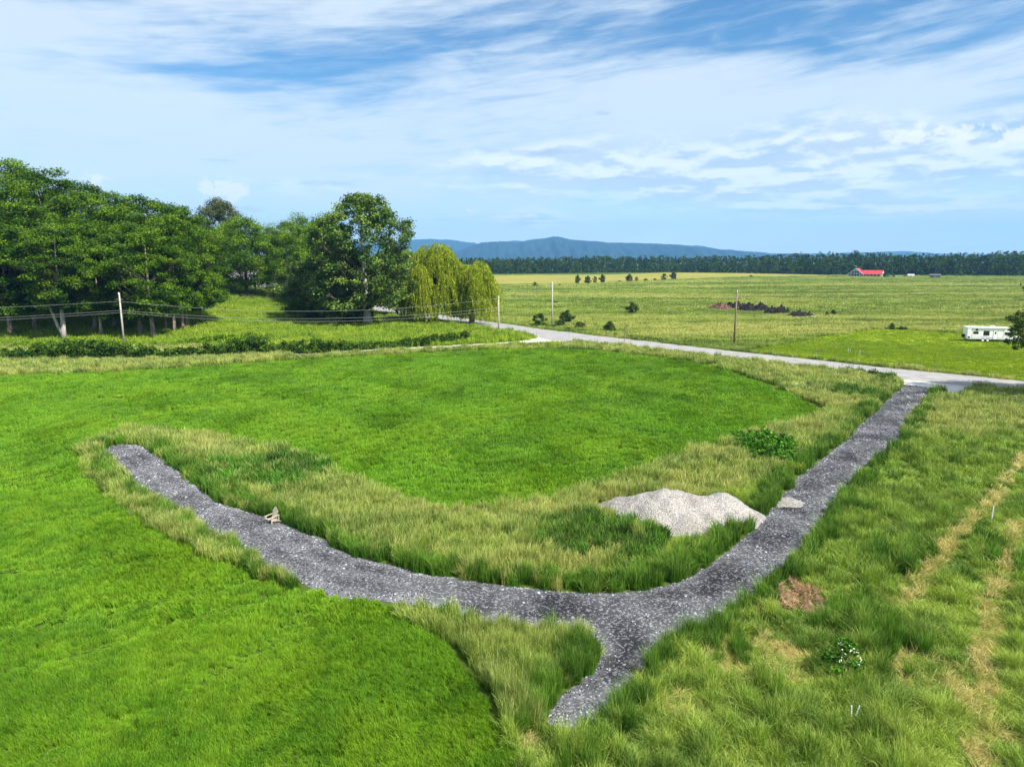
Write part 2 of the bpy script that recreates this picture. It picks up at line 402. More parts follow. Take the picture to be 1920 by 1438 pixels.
M_WOODP = simple('weathered_pole_wood', (0.42, 0.38, 0.32), 0.85, var=0.25, sc=2)
M_WOODB = simple('brown_pole_wood', (0.20, 0.14, 0.10), 0.85, var=0.25, sc=2)
M_CHAIR = simple('weathered_chair_wood', (0.44, 0.38, 0.29), 0.8, var=0.2, sc=9)
M_METAL = simple('galvanised_metal', (0.5, 0.5, 0.5), 0.4, 0.5, 0.7)
M_WIRE = simple('aluminium_cable', (0.30, 0.30, 0.29), 0.5, 0.4, 0.0)
M_RED = simple('red_metal_roof', (0.50, 0.050, 0.055), 0.6, 0.3, var=0.25, sc=0.3)
M_SIDE = simple('grey_siding', (0.22, 0.23, 0.24), 0.8)
M_SHED = simple('dark_shed_boards', (0.10, 0.09, 0.11), 0.8)
M_DIRT = simple('dark_heap', (0.014, 0.012, 0.011), 0.95, var=0.5, sc=1.2)
M_REDDIRT = simple('reddish_heap', (0.14, 0.07, 0.06), 0.95, var=0.4, sc=1.2)
M_DEAD = simple('bleached_wood', (0.55, 0.51, 0.44), 0.85, var=0.2, sc=5)
M_FLOWER = simple('cream_blossom', (0.80, 0.80, 0.58), 0.8, var=0.1)
M_NAVY = simple('navy_paint', (0.02, 0.03, 0.08), 0.3, 0.5)
M_SIGN = simple('green_sign', (0.02, 0.16, 0.06), 0.5)

# ------------------------------------------------------------------ regions (traced in the photo, stored as ground coordinates)
P_DRIVE = poly([(192,848),(205,838),(232,833),(262,836),(290,852),(330,880),(372,915),(400,938),(430,950),(470,960),(505,972),(540,985),(575,1000),(610,1012),(630,1030),(680,1048),(740,1062),(800,1078),(860,1085),(920,1095),(985,1102),(1060,1110),(1130,1112),(1200,1108),(1250,1098),(1290,1082),(1330,1058),(1370,1030),(1400,1003),(1440,962),(1470,925),(1500,890),(1540,862),(1580,828),(1620,790),(1650,762),(1678,735),(1691,721),
 (1752,729),(1742,738),(1716,770),(1690,808),(1660,838),(1620,862),(1590,895),(1560,930),(1545,962),(1510,1000),(1475,1040),(1450,1065),(1425,1090),(1390,1110),(1350,1140),(1320,1150),(1270,1165),(1240,1185),(1225,1210),(1200,1240),(1165,1280),(1130,1310),(1110,1342),(1080,1342),(1040,1338),(1022,1330),(1030,1310),(1050,1285),(1085,1258),(1115,1235),(1128,1200),(1120,1180),(1090,1165),(1040,1160),(980,1155),(920,1150),(870,1140),(850,1125),(780,1118),(720,1110),(650,1105),(600,1100),(580,1085),(540,1062),(500,1045),(470,1020),(430,1000),(405,1000),(380,975),(330,945),(290,925),(260,905),(225,875)])
P_FIELD = poly([(-1500,775),(-600,742),(0,706),(150,702),(300,694),(500,680),(700,668),(900,658),(1020,655),(1100,657),(1180,665),(1250,672),(1320,685),(1380,700),(1440,720),(1500,745),(1550,774),(1520,792),(1440,808),(1380,825),(1310,850),(1230,878),(1150,905),(1100,925),(1050,940),(980,955),(900,963),(800,960),(760,942),(700,920),(640,900),(600,868),(570,855),(480,840),(400,822),(320,812),(250,810),(200,820),(165,832),(148,850),(155,880),(190,925),(250,968),(300,1003),(370,1040),(430,1065),(500,1092),(560,1107),(600,1103),(640,1105),(700,1130),(800,1185),(840,1215),(880,1265),(920,1325),(950,1380),(975,1440),(1010,1600),(-2000,1600)])
P_ROAD = poly([(700,571),(728,574),(772,582),(842,593),(899,601),(960,609),(1022,618),(1150,633),(1300,650),(1360,657),(1500,672),(1655,689),(1800,703),(1920,715),(2300,757),
               (2300,778),(1920,731),(1800,716),(1655,701),(1500,683),(1360,668),(1300,661),(1150,644),(1060,637),(1022,632),(960,619),(899,611),(842,603),(772,594),(728,586),(700,583)])
P_APRON = poly([(1640,697),(1662,706),(1685,718),(1700,727),(1745,732),(1782,737),(1806,736),(1835,727),(1850,719),(1800,714),(1700,703)])
P_JUNC = poly([(965,642),(1000,635),(1014,628),(1010,619),(1040,624),(1085,634),(1075,641),(1035,641),(1000,644)])
P_LAWN = poly([(1392,659),(1410,655),(1481,643),(1568,627),(1636,618),(1681,617),(1784,624),(1850,626),(1950,627),(2300,630),(2300,755),(1920,713),(1800,701),(1655,687),(1500,670)])
P_HAY = poly([(880,517),(1000,516),(1150,515),(1250,511.5),(1400,512),(1560,515.5),(1560,517.5),(1400,519),(1250,525),(1150,529),(1100,532),(1000,533),(880,534)])
L_TRACK = poly([(-600,700),(-200,690),(100,681),(277,676),(350,674),(470,668),(585,662),(709,655),(826,650),(960,642),(1004,637),(1040,631)])
L_STRAW1 = poly([(1990,800),(1920,862),(1890,905),(1865,940),(1820,980),(1785,1015),(1760,1050),(1730,1090),(1695,1135),(1655,1155)])
L_STRAW2 = poly([(1905,985),(1880,1060),(1860,1130),(1848,1200),(1842,1280),(1838,1350),(1832,1438),(1825,1540)])
PILE_C = at(1275, 958)

def near_shift(P, i0, i1, k=1.032):
    Q = P.copy(); Q[i0:i1] /= k; return Q
P_DRIVE0 = P_DRIVE; P_DRIVE = near_shift(P_DRIVE, 40, len(P_DRIVE))
P_ROAD0 = P_ROAD; P_ROAD = near_shift(P_ROAD, 15, 29, 1.03)
def sheet(name, P, z, step, mt, label=None, zf=None, attr=None):
    """flat (or gently shaped) sheet over a ground polygon"""
    x0, y0 = P.min(0); x1, y1 = P.max(0)
    X, Y = np.meshgrid(np.arange(x0, x1, step), np.arange(y0, y1, step)); X = X.ravel(); Y = Y.ravel()
    k = pip(P, X, Y); X = X[k]; Y = Y[k]
    if len(X): k = dseg(P, X, Y, True) > step * 0.4; X = X[k]; Y = Y[k]
    # densify and roughen the edge
    E = []
    rg = np.random.default_rng(len(P))
    for i in range(len(P)):
        a = P[i]; b = P[(i + 1) % len(P)]; m = max(1, int(np.hypot(*(b - a)) / step))
        for j in range(m): E.append(a + (b - a) * j / m)
    E = np.array(E)
    pts = [Vector((p[0], p[1])) for p in E] + [Vector((x, y)) for x, y in zip(X, Y)]
    ne = len(E)
    r_ = delaunay_2d_cdt(pts, [(i, (i + 1) % ne) for i in range(ne)], [], 1, 1e-5)
    v = np.array([(p.x, p.y) for p in r_[0]])
    zz = g(v[:, 0], v[:, 1]) + z
    if zf: zz = zz + zf(v[:, 0], v[:, 1])
    o = mesh_obj(name, np.column_stack([v, zz]), [tuple(f) for f in r_[2]], mt, smooth=True, attr={'edge': attr(v[:, 0], v[:, 1])} if attr else None)
    tag(o, label, None, None, 'structure')
    return o

# ground sheet to the horizon
def axis(lo, hi, step, far):
    a = list(np.arange(lo, hi + 0.1, step)); s_ = step
    while a[-1] < far: s_ *= 1.35; a.append(a[-1] + s_)
    s_ = step
    while a[0] > -far: s_ *= 1.35; a.insert(0, a[0] - s_)
    return np.array(a)
gx = np.clip(axis(-260, 60, 5, 12000), -12600, 12600); gy = np.clip(axis(100, 330, 5, 12000), -12600, 12600)
GX, GY = np.meshgrid(gx, gy); nx, ny = len(gx), len(gy)
idx = np.arange(nx * ny).reshape(ny, nx)
Fq = np.column_stack([idx[:-1, :-1].ravel(), idx[:-1, 1:].ravel(), idx[1:, 1:].ravel(), idx[1:, :-1].ravel()])
o = mesh_obj('ground', np.column_stack([GX.ravel(), GY.ravel(), g(GX, GY).ravel()]), Fq, M_GROUND, smooth=True); tag(o, kind='structure')
def drive_z(x, y):
    d = dseg(P_DRIVE, x, y, True)
    return np.minimum(0.16, d * 0.22) + 0.045 * fn(x, y, 5, 1.1) * np.minimum(1, d) + 0.06 * fn(x, y, 6, 3.5) * np.minimum(1, d)
def drive_pale(x, y):
    d = dseg(P_DRIVE, x, y, True); return np.clip(0.8 * np.exp(-(d / 0.45) ** 2) + 0.55 * (1 - sstep(-9, 1, x)) + 0.42 * sstep(0.2, 1.0, fn(x, y, 21, 4.5)) - 0.45 * np.exp(-((d - 1.25) / 0.38) ** 2), 0, 1)
sheet('driveway', P_DRIVE, 0.02, 0.4, M_DRIVE, zf=drive_z, attr=drive_pale)
sheet('road', P_ROAD, 0.03, 4.0, M_ROAD)
sheet('road_apron', P_APRON, 0.012, 1.5, M_APRON)
sheet('road_apron', P_JUNC, 0.018, 1.5, M_APRON)
sheet('lawn', P_LAWN, 0.004, 6.0, M_LAWNG)
sheet('hay_field', P_HAY, 0.004, 60.0, M_HAY)
def ribbon(L, w_):
    t = np.gradient(L, axis=0); t /= np.hypot(t[:, 0], t[:, 1])[:, None]; nn = np.column_stack([-t[:, 1], t[:, 0]])
    return np.vstack([L + nn * w_ / 2, (L - nn * w_ / 2)[::-1]])
sheet('track', ribbon(L_TRACK, 2.4), 0.008, 1.5, M_TRACK)
# pale spilled stone on the drive beside the pile
sp_ = poly([(1446,945),(1452,936),(1470,932),(1484,937),(1500,945),(1512,950),(1500,956),(1478,956),(1460,955)])
sheet('spilled_gravel', sp_, 0.012, 0.3, M_PILE, zf=lambda x, y: drive_z(x, y) + 0.012 + np.minimum(0.03, dseg(sp_, x, y, True) * 0.1))

# ------------------------------------------------------------------ grass patches (prototypes live outside the scene, instanced by geometry nodes)
def blades(rg, side, nb, h, wd, lean=0.35, hv=0.35, seed=0.0, curve=0.5):
    """nb blades in a square patch: 5 verts each"""
    bx = rg.uniform(-0.62, 0.62, nb) * side; by = rg.uniform(-0.62, 0.62, nb) * side
    H = h * (1 + rg.normal(0, hv, nb)).clip(0.35, 1.7); W = wd * rg.uniform(0.6, 1.3, nb)
    a = rg.uniform(0, 6.283, nb); la = rg.uniform(0, 6.283, nb); ln = np.abs(rg.normal(0, lean, nb)) * H
    lx = np.cos(la) * ln + H * 0.10; ly = np.sin(la) * ln; ux = np.cos(a) * W / 2; uy = np.sin(a) * W / 2
    V = np.zeros((nb, 5, 3)); z0 = -0.05
    V[:, 0] = np.column_stack([bx - ux, by - uy, np.full(nb, z0)]); V[:, 1] = np.column_stack([bx + ux, by + uy, np.full(nb, z0)])
    mx = bx + lx * curve * 0.9; my = by + ly * curve * 0.9
    V[:, 2] = np.column_stack([mx + ux * 0.9, my + uy * 0.9, H * 0.72]); V[:, 3] = np.column_stack([mx - ux * 0.9, my - uy * 0.9, H * 0.72])
    V[:, 4] = np.column_stack([bx + lx, by + ly, H])
    b = np.arange(nb) * 5
    fs = []
    q4 = np.column_stack([b, b + 1, b + 2, b + 3]); t3 = np.column_stack([b + 3, b + 2, b + 4])
    T = np.tile([0, 0, 0.62, 0.62, 1.0], nb); Rr = np.repeat(rg.random(nb), 5)
    return V.reshape(-1, 3), [tuple(f) for f in q4] + [tuple(f) for f in t3], T, Rr
def leafblobs(rg, C, Rd, nper, ls, flat=1.0, shell=0.5, up=0.35, aspect=0.6, tipmode='z'):
    """leaf quads filling ellipsoid clumps. C (k,3), Rd (k,)"""
    k = len(C); nL = k * nper
    d = rg.normal(0, 1, (nL, 3)); d /= np.linalg.norm(d, axis=1)[:, None]
    rr = (shell + (1 - shell) * rg.random(nL)) * rg.uniform(0.75, 1.12, nL)
    Rr = np.repeat(Rd, nper); c_ = np.repeat(C, nper, 0)
    off = d * (rr * Rr)[:, None]; off[:, 2] *= flat
    P = c_ + off
    nn = d * 0.7 + rg.normal(0, 0.6, (nL, 3)); nn[:, 2] += up; nn /= np.linalg.norm(nn, axis=1)[:, None]
    t = rg.normal(0, 1, (nL, 3)); t -= nn * (t * nn).sum(1)[:, None]; t /= np.linalg.norm(t, axis=1)[:, None]; bt = np.cross(nn, t)
    s_ = ls * rg.uniform(0.6, 1.3, nL)
    t = t * s_[:, None] * 0.5; bt = bt * (s_ * aspect)[:, None] * 0.5
    V = np.stack([P - t, P - bt * 1.0 + t * 0.1, P + t, P + bt + t * 0.1], 1)
    Fc = np.arange(nL * 4).reshape(-1, 4)
    tone = np.repeat(np.repeat(rg.random(k), nper), 4); rnd = np.repeat(rg.random(nL), 4)
    return V.reshape(-1, 3), Fc, tone, rnd

GN = {}
def scatter(name, label, P, proto, idx, rot, scl, kind='stuff'):
    """P (n,3) points; proto list of unlinked mesh objects"""
    cl = bpy.data.collections.new(name + '_protos')
    for q in proto: cl.objects.link(q)
    me = bpy.data.meshes.new(name); me.vertices.add(len(P)); me.vertices.foreach_set('co', np.asarray(P, np.float32).ravel())
    a = me.attributes.new('pidx', 'INT', 'POINT'); a.data.foreach_set('value', np.asarray(idx, np.int32))
    a = me.attributes.new('prot', 'FLOAT_VECTOR', 'POINT'); a.data.foreach_set('vector', np.asarray(rot, np.float32).ravel())
    a = me.attributes.new('pscl', 'FLOAT_VECTOR', 'POINT'); a.data.foreach_set('vector', np.asarray(scl, np.float32).ravel())
    for m_ in proto[0].data.materials: me.materials.append(m_)
    ob = bpy.data.objects.new(name, me); COL.objects.link(ob)
    ng = bpy.data.node_groups.new(name, 'GeometryNodeTree')
    ng.interface.new_socket('Geometry', in_out='INPUT', socket_type='NodeSocketGeometry')
    ng.interface.new_socket('Geometry', in_out='OUTPUT', socket_type='NodeSocketGeometry')
    gi = ng.nodes.new('NodeGroupInput'); go = ng.nodes.new('NodeGroupOutput')
    ip = ng.nodes.new('GeometryNodeInstanceOnPoints'); ci = ng.nodes.new('GeometryNodeCollectionInfo')
    ci.inputs['Collection'].default_value = cl; ci.inputs['Separate Children'].default_value = True; ci.inputs['Reset Children'].default_value = True
    def na(nm, t):
        k = ng.nodes.new('GeometryNodeInputNamedAttribute'); k.data_type = t; k.inputs['Name'].default_value = nm
        return [s for s in k.outputs if s.enabled][0]
    L = ng.links.new
    L(gi.outputs[0], ip.inputs['Points']); L(ci.outputs[0], ip.inputs['Instance']); ip.inputs['Pick Instance'].default_value = True
    L(na('pidx', 'INT'), ip.inputs['Instance Index'])
    e2r = ng.nodes.new('FunctionNodeEulerToRotation'); L(na('prot', 'FLOAT_VECTOR'), e2r.inputs[0]); L(e2r.outputs[0], ip.inputs['Rotation'])
    L(na('pscl', 'FLOAT_VECTOR'), ip.inputs['Scale']); L(ip.outputs[0], go.inputs[0])
    md = ob.modifiers.new('scatter', 'NODES'); md.node_group = ng
    tag(ob, label, None, None, kind)
    return ob

# LOD rings: (near, far, cell, blade width)
RINGS = [(14, 30, 0.34, 0.020), (30, 50, 0.50, 0.030), (50, 85, 0.80, 0.048), (85, 140, 1.0, 0.070), (140, 240, 1.7, 0.12), (240, 430, 4.0, 0.25), (430, 960, 8.0, 0.5)]
rg = np.random.default_rng(11)
pts = []
for ri, (d0, d1, s, bw) in enumerate(RINGS):
    ys = np.arange(d0, d1, s)
    for y in ys:
        hw = 0.82 * y + 6
        xs = np.arange(-hw, hw, s)
        a = np.empty((len(xs), 3)); a[:, 0] = xs; a[:, 1] = y; a[:, 2] = ri; pts.append(a)
pts = np.vstack(pts); cell = np.array([r[2] for r in RINGS])[pts[:, 2].astype(int)]
pts[:, 0] += rg.uniform(-0.5, 0.5, len(pts)) * cell; pts[:, 1] += rg.uniform(-0.5, 0.5, len(pts)) * cell
X, Y, RI = pts[:, 0], pts[:, 1], pts[:, 2].astype(int)
PR_ROAD_S = poly([(700,583),(728,586),(772,594),(842,603),(899,611),(960,619),(1022,632),(1060,637),(1150,644),(1300,661),(1360,668),(1500,683),(1655,701),(1800,716),(1920,731),(2300,778),(2300,1700),(-2500,1700),(-2500,640),(0,560),(400,560),(600,572)])
dd = dseg(P_DRIVE, X, Y, True)
in_drive = pip(P_DRIVE, X, Y) | (dd < cell * 0.12)
def tips(h, P): k_ = CAMZ / (CAMZ - h); return pip(P, X * k_, Y * k_)
in_road = pip(P_ROAD, X, Y) | (dseg(P_ROAD, X, Y, True) < cell * 0.30)
in_apron = pip(P_APRON, X, Y) | pip(P_JUNC, X, Y)
in_field = pip(P_FIELD, X, Y)
in_lawn = pip(P_LAWN, X, Y); in_hay = pip(P_HAY, X, Y)
d_track = dseg(L_TRACK, X, Y)
on_track = (d_track < 1.15) & (RI < 6) & (X > at(240, 676)[0])
def pile_h(a, b):
    z = np.full(a.shape, -9.0); wx = a + 0.16 * fn(a, b, 3, 2.4); wy = b + 0.16 * fn(a, b, 4, 2.4)
    for px, py, hh in ((1243, 966, 1.85), (1205, 964, 1.45), (1163, 955, 0.85), (1182, 960, 1.1), (1298, 968, 1.55), (1352, 966, 1.58), (1328, 967, 1.38), (1290, 990, 0.85), (1368, 963, 0.8), (1225, 980, 1.0), (1270, 962, 1.65), (1330, 985, 0.8)):
        x, y = at(px, py); d = np.sqrt((wx - x) ** 2 + (wy - y) ** 2 + 0.42) - 0.65; zz = hh - 0.68 * d
        q_ = np.clip(0.3 - np.abs(z - zz), 0, 1); z = np.maximum(z, zz) + q_ ** 2 / 1.2
    return z
pile_poly = poly([(1136,940),(1165,928),(1205,914),(1245,911),(1290,920),(1330,922),(1368,917),(1395,930),(1420,953),(1395,970),(1355,978),(1330,992),(1290,1000),(1262,994),(1240,982),(1200,980),(1190,962),(1160,950)])
in_pile = (tips(0.7, pile_poly) & (Y < PILE_C[1] + 0.3)) | (pile_h(X, Y) > 0.12)
near_side = pip(PR_ROAD_S, X, Y)
hillz = g(X, Y)
free = ~(in_drive | in_road | in_apron | on_track | in_pile)
L_SHADE1 = poly([(838,1190),(860,1225),(885,1262),(905,1295),(925,1328),(940,1362)]); L_SHADE2 = poly([(1370,698),(1440,722),(1500,747),(1546,772)])
shade_strip = (dseg(L_SHADE1, X, Y) < 0.22) | (dseg(L_SHADE2, X, Y) < 0.5)  # grass left out: dark ground stands in for shadow beside the tall grass
free &= ~shade_strip
freeT = free & ~tips(0.75, P_DRIVE0) & ~(tips(1.0, P_DRIVE0) & (Y < 40)) & ~tips(0.6, P_ROAD0) & ~(tips(0.6, P_APRON) & (Y < 90)) & ~(np.any([dseg(L_TRACK, X * k_, Y * k_) < 1.15 for k_ in (1.012, 1.022, 1.033, 1.044)], 0) & (X > at(560, 664)[0])) & ~(tips(0.6, P_JUNC) | tips(0.3, P_JUNC))
ds1 = dseg(L_STRAW1, X, Y) + 0.12 * fn(X, Y, 31, 2.0); ds2 = dseg(L_STRAW2, X, Y) + 0.3 * fn(X, Y, 32, 2.0)
def ell(px, py, rx, ry, sd_=1):
    cx, cy = at(px, py); ax = abs(at(px + rx, py)[0] - cx); ay = abs(at(px, py - ry)[1] - at(px, py + ry)[1]) / 2
    return np.hypot((X - cx) / ax, (Y - cy) / ay) + 0.16 * fn(X, Y, int(px), ax * 0.7)
e_brown = ell(1502, 1127, 48, 36); 
e_straw = np.minimum.reduce([ell(1370, 1235, 62, 45) , ell(1470, 1240, 50, 60), ell(1440, 1095, 50, 30) * 1.05, ell(1720, 1260, 90, 60) * 1.1, ell(1290, 1340, 60, 30) * 1.15, ell(1010, 1400, 40, 22) * 1.1, ell(1395, 1110, 30, 40), ell(1820, 1330, 30, 120)])
e_weed = ell(1442, 850, 56, 27)
e_weed2 = np.minimum.reduce([ell(500, 893, 112, 38), ell(1130, 1012, 135, 42), ell(1660, 708, 46, 8), ell(1600, 742, 48, 10)])
e_dark = np.minimum.reduce([ell(1330, 1190, 60, 60), ell(1630, 1200, 70, 60), ell(1700, 1060, 80, 25), ell(1920, 1070, 40, 50), ell(1090, 1400, 60, 60), ell(1640, 968, 40, 12)])
straw = near_side & ~in_field & (((ds1 < 0.45) | (ds2 < 0.40)) | ((e_straw + 0.35 * fn(X, Y, 77, 1.1) < 0.92) & (rg.random(len(X)) < 0.55)) )
straw &= (Y < 62)
brown = e_brown < 1
weed = (e_weed < 1); weed2 = (e_weed2 < 1) & (rg.random(len(X)) < 0.75)
right_wild = near_side & ~in_field & (X > at(1130, 1330)[0] - 6) & ~(pip(poly([(600,1100),(850,1125),(1128,1180),(1115,1235),(1022,1330),(1060,1345),(980,1400),(940,1360),(840,1210)]), X, Y)) & (X > np.interp(Y, [20, 30, 45, 62, 75], [-6, 0, 12, 30, 40]))
far_side = ~near_side
kindmap = {}
hill = near_side & ~in_field & (Y > 138) & (X < 10)
kindmap['brown'] = free & brown
kindmap['straw'] = free & straw & ~brown
kindmap['weed'] = free & weed & ~in_field
kindmap['nettle'] = free & weed2 & ~weed & ~in_field
used = brown | straw | weed | weed2
dip = np.minimum.reduce([np.clip((ds1 - 0.3) / 1.2, 0, 1), np.clip((ds2 - 0.3) / 1.2, 0, 1), np.clip((e_straw - 0.8) / 0.4, 0, 1), np.clip((e_brown - 1.0) / 0.9, 0, 1)])
bump_ = np.clip(1.15 - e_dark, 0, 0.5)
kindmap['field'] = free & in_field & near_side
kindmap['hill'] = freeT & hill & ~used
pits = (fn(X, Y, 141, 1.1) + 0.5 * fn(X, Y, 142, 4.0) < -0.95)
darkmix = (e_dark + 0.3 * fn(X, Y, 143, 1.5) < 1.0) & (rg.random(len(X)) < 0.6) & (Y < 60)
kindmap['rank_shade'] = (freeT & darkmix & right_wild & ~used) | (freeT & ~tips(1.15, P_DRIVE0) & near_side & ~in_field & ~used & (Y < 90) & (dd + 0.5 * fn(X, Y, 151, 2.0) < 1.1) & (rg.random(len(X)) < 0.8))  # drive band: lusher growth, its dark green also painting the shaded grass wall
kindmap['wild'] = freeT & ~pits & ~kindmap['rank_shade'] & ~tips(1.15, P_DRIVE0) & ~tips(0.4, P_DRIVE0) & right_wild & ~used & ~hill & (Y < 66)
kindmap['tall'] = freeT & near_side & ~in_field & ~used & ~hill & ~(right_wild & (Y < 66)) & ~kindmap['rank_shade'] & ~((pits) & (rg.random(len(X)) < 0.4))
kindmap['lawn'] = free & far_side & in_lawn
kindmap['far'] = free & far_side & ~in_lawn & ~in_hay & (Y < 900)
def protos(nm, mt, h, nb, lean, hv=0.3, wk=1.0, rings=range(7), nvar=2):
    L = {}
    for r_ in rings:
        d0, d1, s, bw = RINGS[r_]
        for v in range(nvar):
            V, Fs, T, Rr = blades(np.random.default_rng(hash((r_, v, int(h * 100))) % 9999), s, nb, h, bw * wk, lean, hv)
            L[(r_, v)] = mesh_obj('%s_%02d_%d' % (nm, r_, v), V, Fs, mt, attr={'tip': T, 'rnd': Rr}, link=False)
    return L
def leafprotos(nm, mt, h, nl, ls, rings):
    L = {}
    for r_ in rings:
        s = RINGS[r_][2]
        for v in range(2):
            q = np.random.default_rng(r_ * 7 + v); k = 9
            C = np.column_stack([q.uniform(-.5, .5, k) * s, q.uniform(-.5, .5, k) * s, h * q.uniform(0.25, 0.85, k)])
            V, Fc, T, Rr = leafblobs(q, C, np.full(k, max(s * 0.38, 0.22)), nl // k, ls, 0.6, 0.3, 0.9, 0.75)
            L[(r_, v)] = mesh_obj('%s_%02d_%d' % (nm, r_, v), V, Fc, mt, attr={'tip': T, 'rnd': Rr}, link=False)
    return L
def lay(kind, name, label, L, hscale, tilt, td, sdv=0.12, hm=None):
    k = kindmap[kind]; x, y, ri = X[k], Y[k], RI[k]; m = len(x)
    if not m: return
    keys = sorted(L); present = {q: i for i, q in enumerate(keys)}; rmax = max(q[0] for q in keys); rmin = min(q[0] for q in keys)
    nv = 1 + max(q[1] for q in keys)
    var = rg.integers(0, nv, m); id_ = np.array([present[(min(max(a, rmin), rmax), b)] for a, b in zip(ri, var)])
    hs_ = hscale(x, y) * rg.uniform(1 - sdv, 1 + sdv, m)
    if hm is not None: hs_ = hs_ * hm[k]
    th, az_ = tilt(x, y), td(x, y)
    rz = rg.uniform(0, 6.283, m)
    rot = np.column_stack([np.zeros(m), np.zeros(m), rz])
    # tilt about a horizontal axis: euler XYZ = Rz*Ry*Rx, so turn to face az_ then pitch (blade placement in the patch is random anyway)
    rot[:, 1] = th; rot[:, 2] = az_ + rg.normal(0, 0.5, m) * (th > 0.12) + np.where(th < 0.12, rz, 0)
    scl = np.column_stack([np.full(m, 1.0), np.full(m, 1.0), hs_])
    scatter(name, label, np.column_stack([x, y, g(x, y)]), [L[q] for q in keys], id_, rot, scl)
zero = lambda x, y: np.zeros_like(x)
TRK = [poly(p) for p in ([(-100,1195),(150,1165),(330,1120),(520,1080),(760,1048),(940,1030)], [(-100,1290),(200,1215),(400,1150),(560,1115),(620,1108)], [(-100,905),(100,895),(160,870)], [(0,735),(300,722),(600,700),(900,675)], [(-50,760),(400,738),(800,700)], [(60,1438),(300,1330),(520,1200),(640,1115)], [(380,1040),(260,1060),(60,1075),(-100,1080)])]
def trk(x, y):
    d = np.min([dseg(t, x, y) for t in TRK], 0); return np.exp(-(d / 0.5) ** 2)
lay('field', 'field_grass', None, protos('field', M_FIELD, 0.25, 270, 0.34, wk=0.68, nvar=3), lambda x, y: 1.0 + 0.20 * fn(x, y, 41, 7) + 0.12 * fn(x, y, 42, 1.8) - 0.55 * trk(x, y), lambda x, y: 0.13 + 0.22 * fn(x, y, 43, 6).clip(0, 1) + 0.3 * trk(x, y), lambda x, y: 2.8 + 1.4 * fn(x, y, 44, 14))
lay('tall', 'tall_grass', None, protos('tall', M_TALL, 0.68, 290, 0.26, hv=0.38, wk=0.64), lambda x, y: 0.95 + 0.20 * fn(x, y, 51, 7) + 0.22 * fn(x, y, 52, 1.6), lambda x, y: 0.07 + 0.12 * fn(x, y, 53, 5).clip(0, 1), lambda x, y: 0.4 + 1.2 * fn(x, y, 54, 9))
lay('wild', 'wild_grass', None, protos('wild', M_WILD, 0.50, 280, 0.62, hv=0.45, wk=0.66, rings=range(4), nvar=3), lambda x, y: (0.88 + 0.42 * fn(x, y, 61, 2.4) + 0.45 * fn(x, y, 62, 0.75)).clip(0.15, 1.9), lambda x, y: 0.08 + 0.45 * (fn(x, y, 63, 2.2) - 0.25).clip(0, 1), lambda x, y: 3.1416 * fn(x, y, 64, 6), hm=(0.32 + 0.68 * dip) * (1 + bump_))
lay('rank_shade', 'rank_shade_grass', None, protos('rank_shade', M_RANK_SHADE, 0.78, 290, 0.30, hv=0.38, wk=0.66, rings=range(5)), lambda x, y: 0.95 + 0.22 * fn(x, y, 152, 1.4), zero, zero)
lay('straw', 'laid_straw_grass', None, protos('straw', M_STRAW, 0.42, 110, 0.8, wk=0.8, rings=range(4)), lambda x, y: 0.8 + 0.2 * fn(x, y, 71, 2), lambda x, y: 0.9 + 0.3 * fn(x, y, 72, 3), lambda x, y: 3.1416 * fn(x, y, 74, 6))
lay('brown', 'dead_cut_brush', None, protos('brown', M_BROWN, 0.35, 130, 1.2, wk=0.8, rings=range(3)), lambda x, y: 0.7 + 0.2 * fn(x, y, 71, 2), lambda x, y: 1.1 + 0.3 * fn(x, y, 72, 3), lambda x, y: 3.1416 * fn(x, y, 74, 2))
lay('hill', 'bank_grass', None, protos('hill', M_HILL, 0.75, 130, 0.3, rings=range(3, 7)), lambda x, y: 1 + 0.35 * fn(x, y, 81, 6), zero, zero)
lay('far', 'meadow_grass', None, protos('far', M_FAR, 0.50, 200, 0.5, wk=0.6, rings=range(2, 7)), lambda x, y: 1 + 0.4 * fn(x, y, 91, 14), zero, zero)
lay('lawn', 'lawn_grass', None, protos('lawn', M_LAWN, 0.11, 90, 0.5, rings=range(2, 6)), lambda x, y: 1 + 0.3 * fn(x, y, 95, 5), zero, zero)
lay('weed', 'broad_leaved_weeds', None, leafprotos('weed', M_WEED, 1.25, 260, 0.15, range(1, 4)), lambda x, y: 1.0 + 0.2 * fn(x, y, 97, 2), zero, zero, hm=(1.7 - 0.95 * e_weed).clip(0.5, 1.6))
lay('nettle', 'nettle_patch', None, protos('nettle', M_WEED2, 0.80, 130, 0.40, wk=1.7, rings=range(4)), lambda x, y: 0.95 + 0.25 * fn(x, y, 98, 2), zero, zero)

# ------------------------------------------------------------------ loose stones on the drive
def rockproto(seed, flat):
    bm = bmesh.new(); bmesh.ops.create_icosphere(bm, subdivisions=1, radius=1); q = random.Random(seed)
    for v in bm.verts: v.co *= q.uniform(0.65, 1.2); v.co.z *= flat
    me = bpy.data.meshes.new('stone_%d' % seed); bm.to_mesh(me); bm.free(); me.materials.append(M_STONE)
    return bpy.data.objects.new('stone_%d' % seed, me)
x0, y0 = P_DRIVE.min(0); x1, y1 = P_DRIVE.max(0)
sx = rg.uniform(x0, x1, 900000); sy = rg.uniform(y0, y1, 900000); k = pip(P_DRIVE, sx, sy); sx, sy = sx[k], sy[k]
kk = rg.random(len(sx)) < 0.10 + 0.85 * drive_pale(sx, sy) + 0.2 * fn(sx, sy, 5, 2.5); sx, sy = sx[kk][:100000], sy[kk][:100000]; m = len(sx)
print('stones', m)
sz = rg.lognormal(-3.55, 0.45, m).clip(0.016, 0.09) * (0.8 + 0.008 * sy)
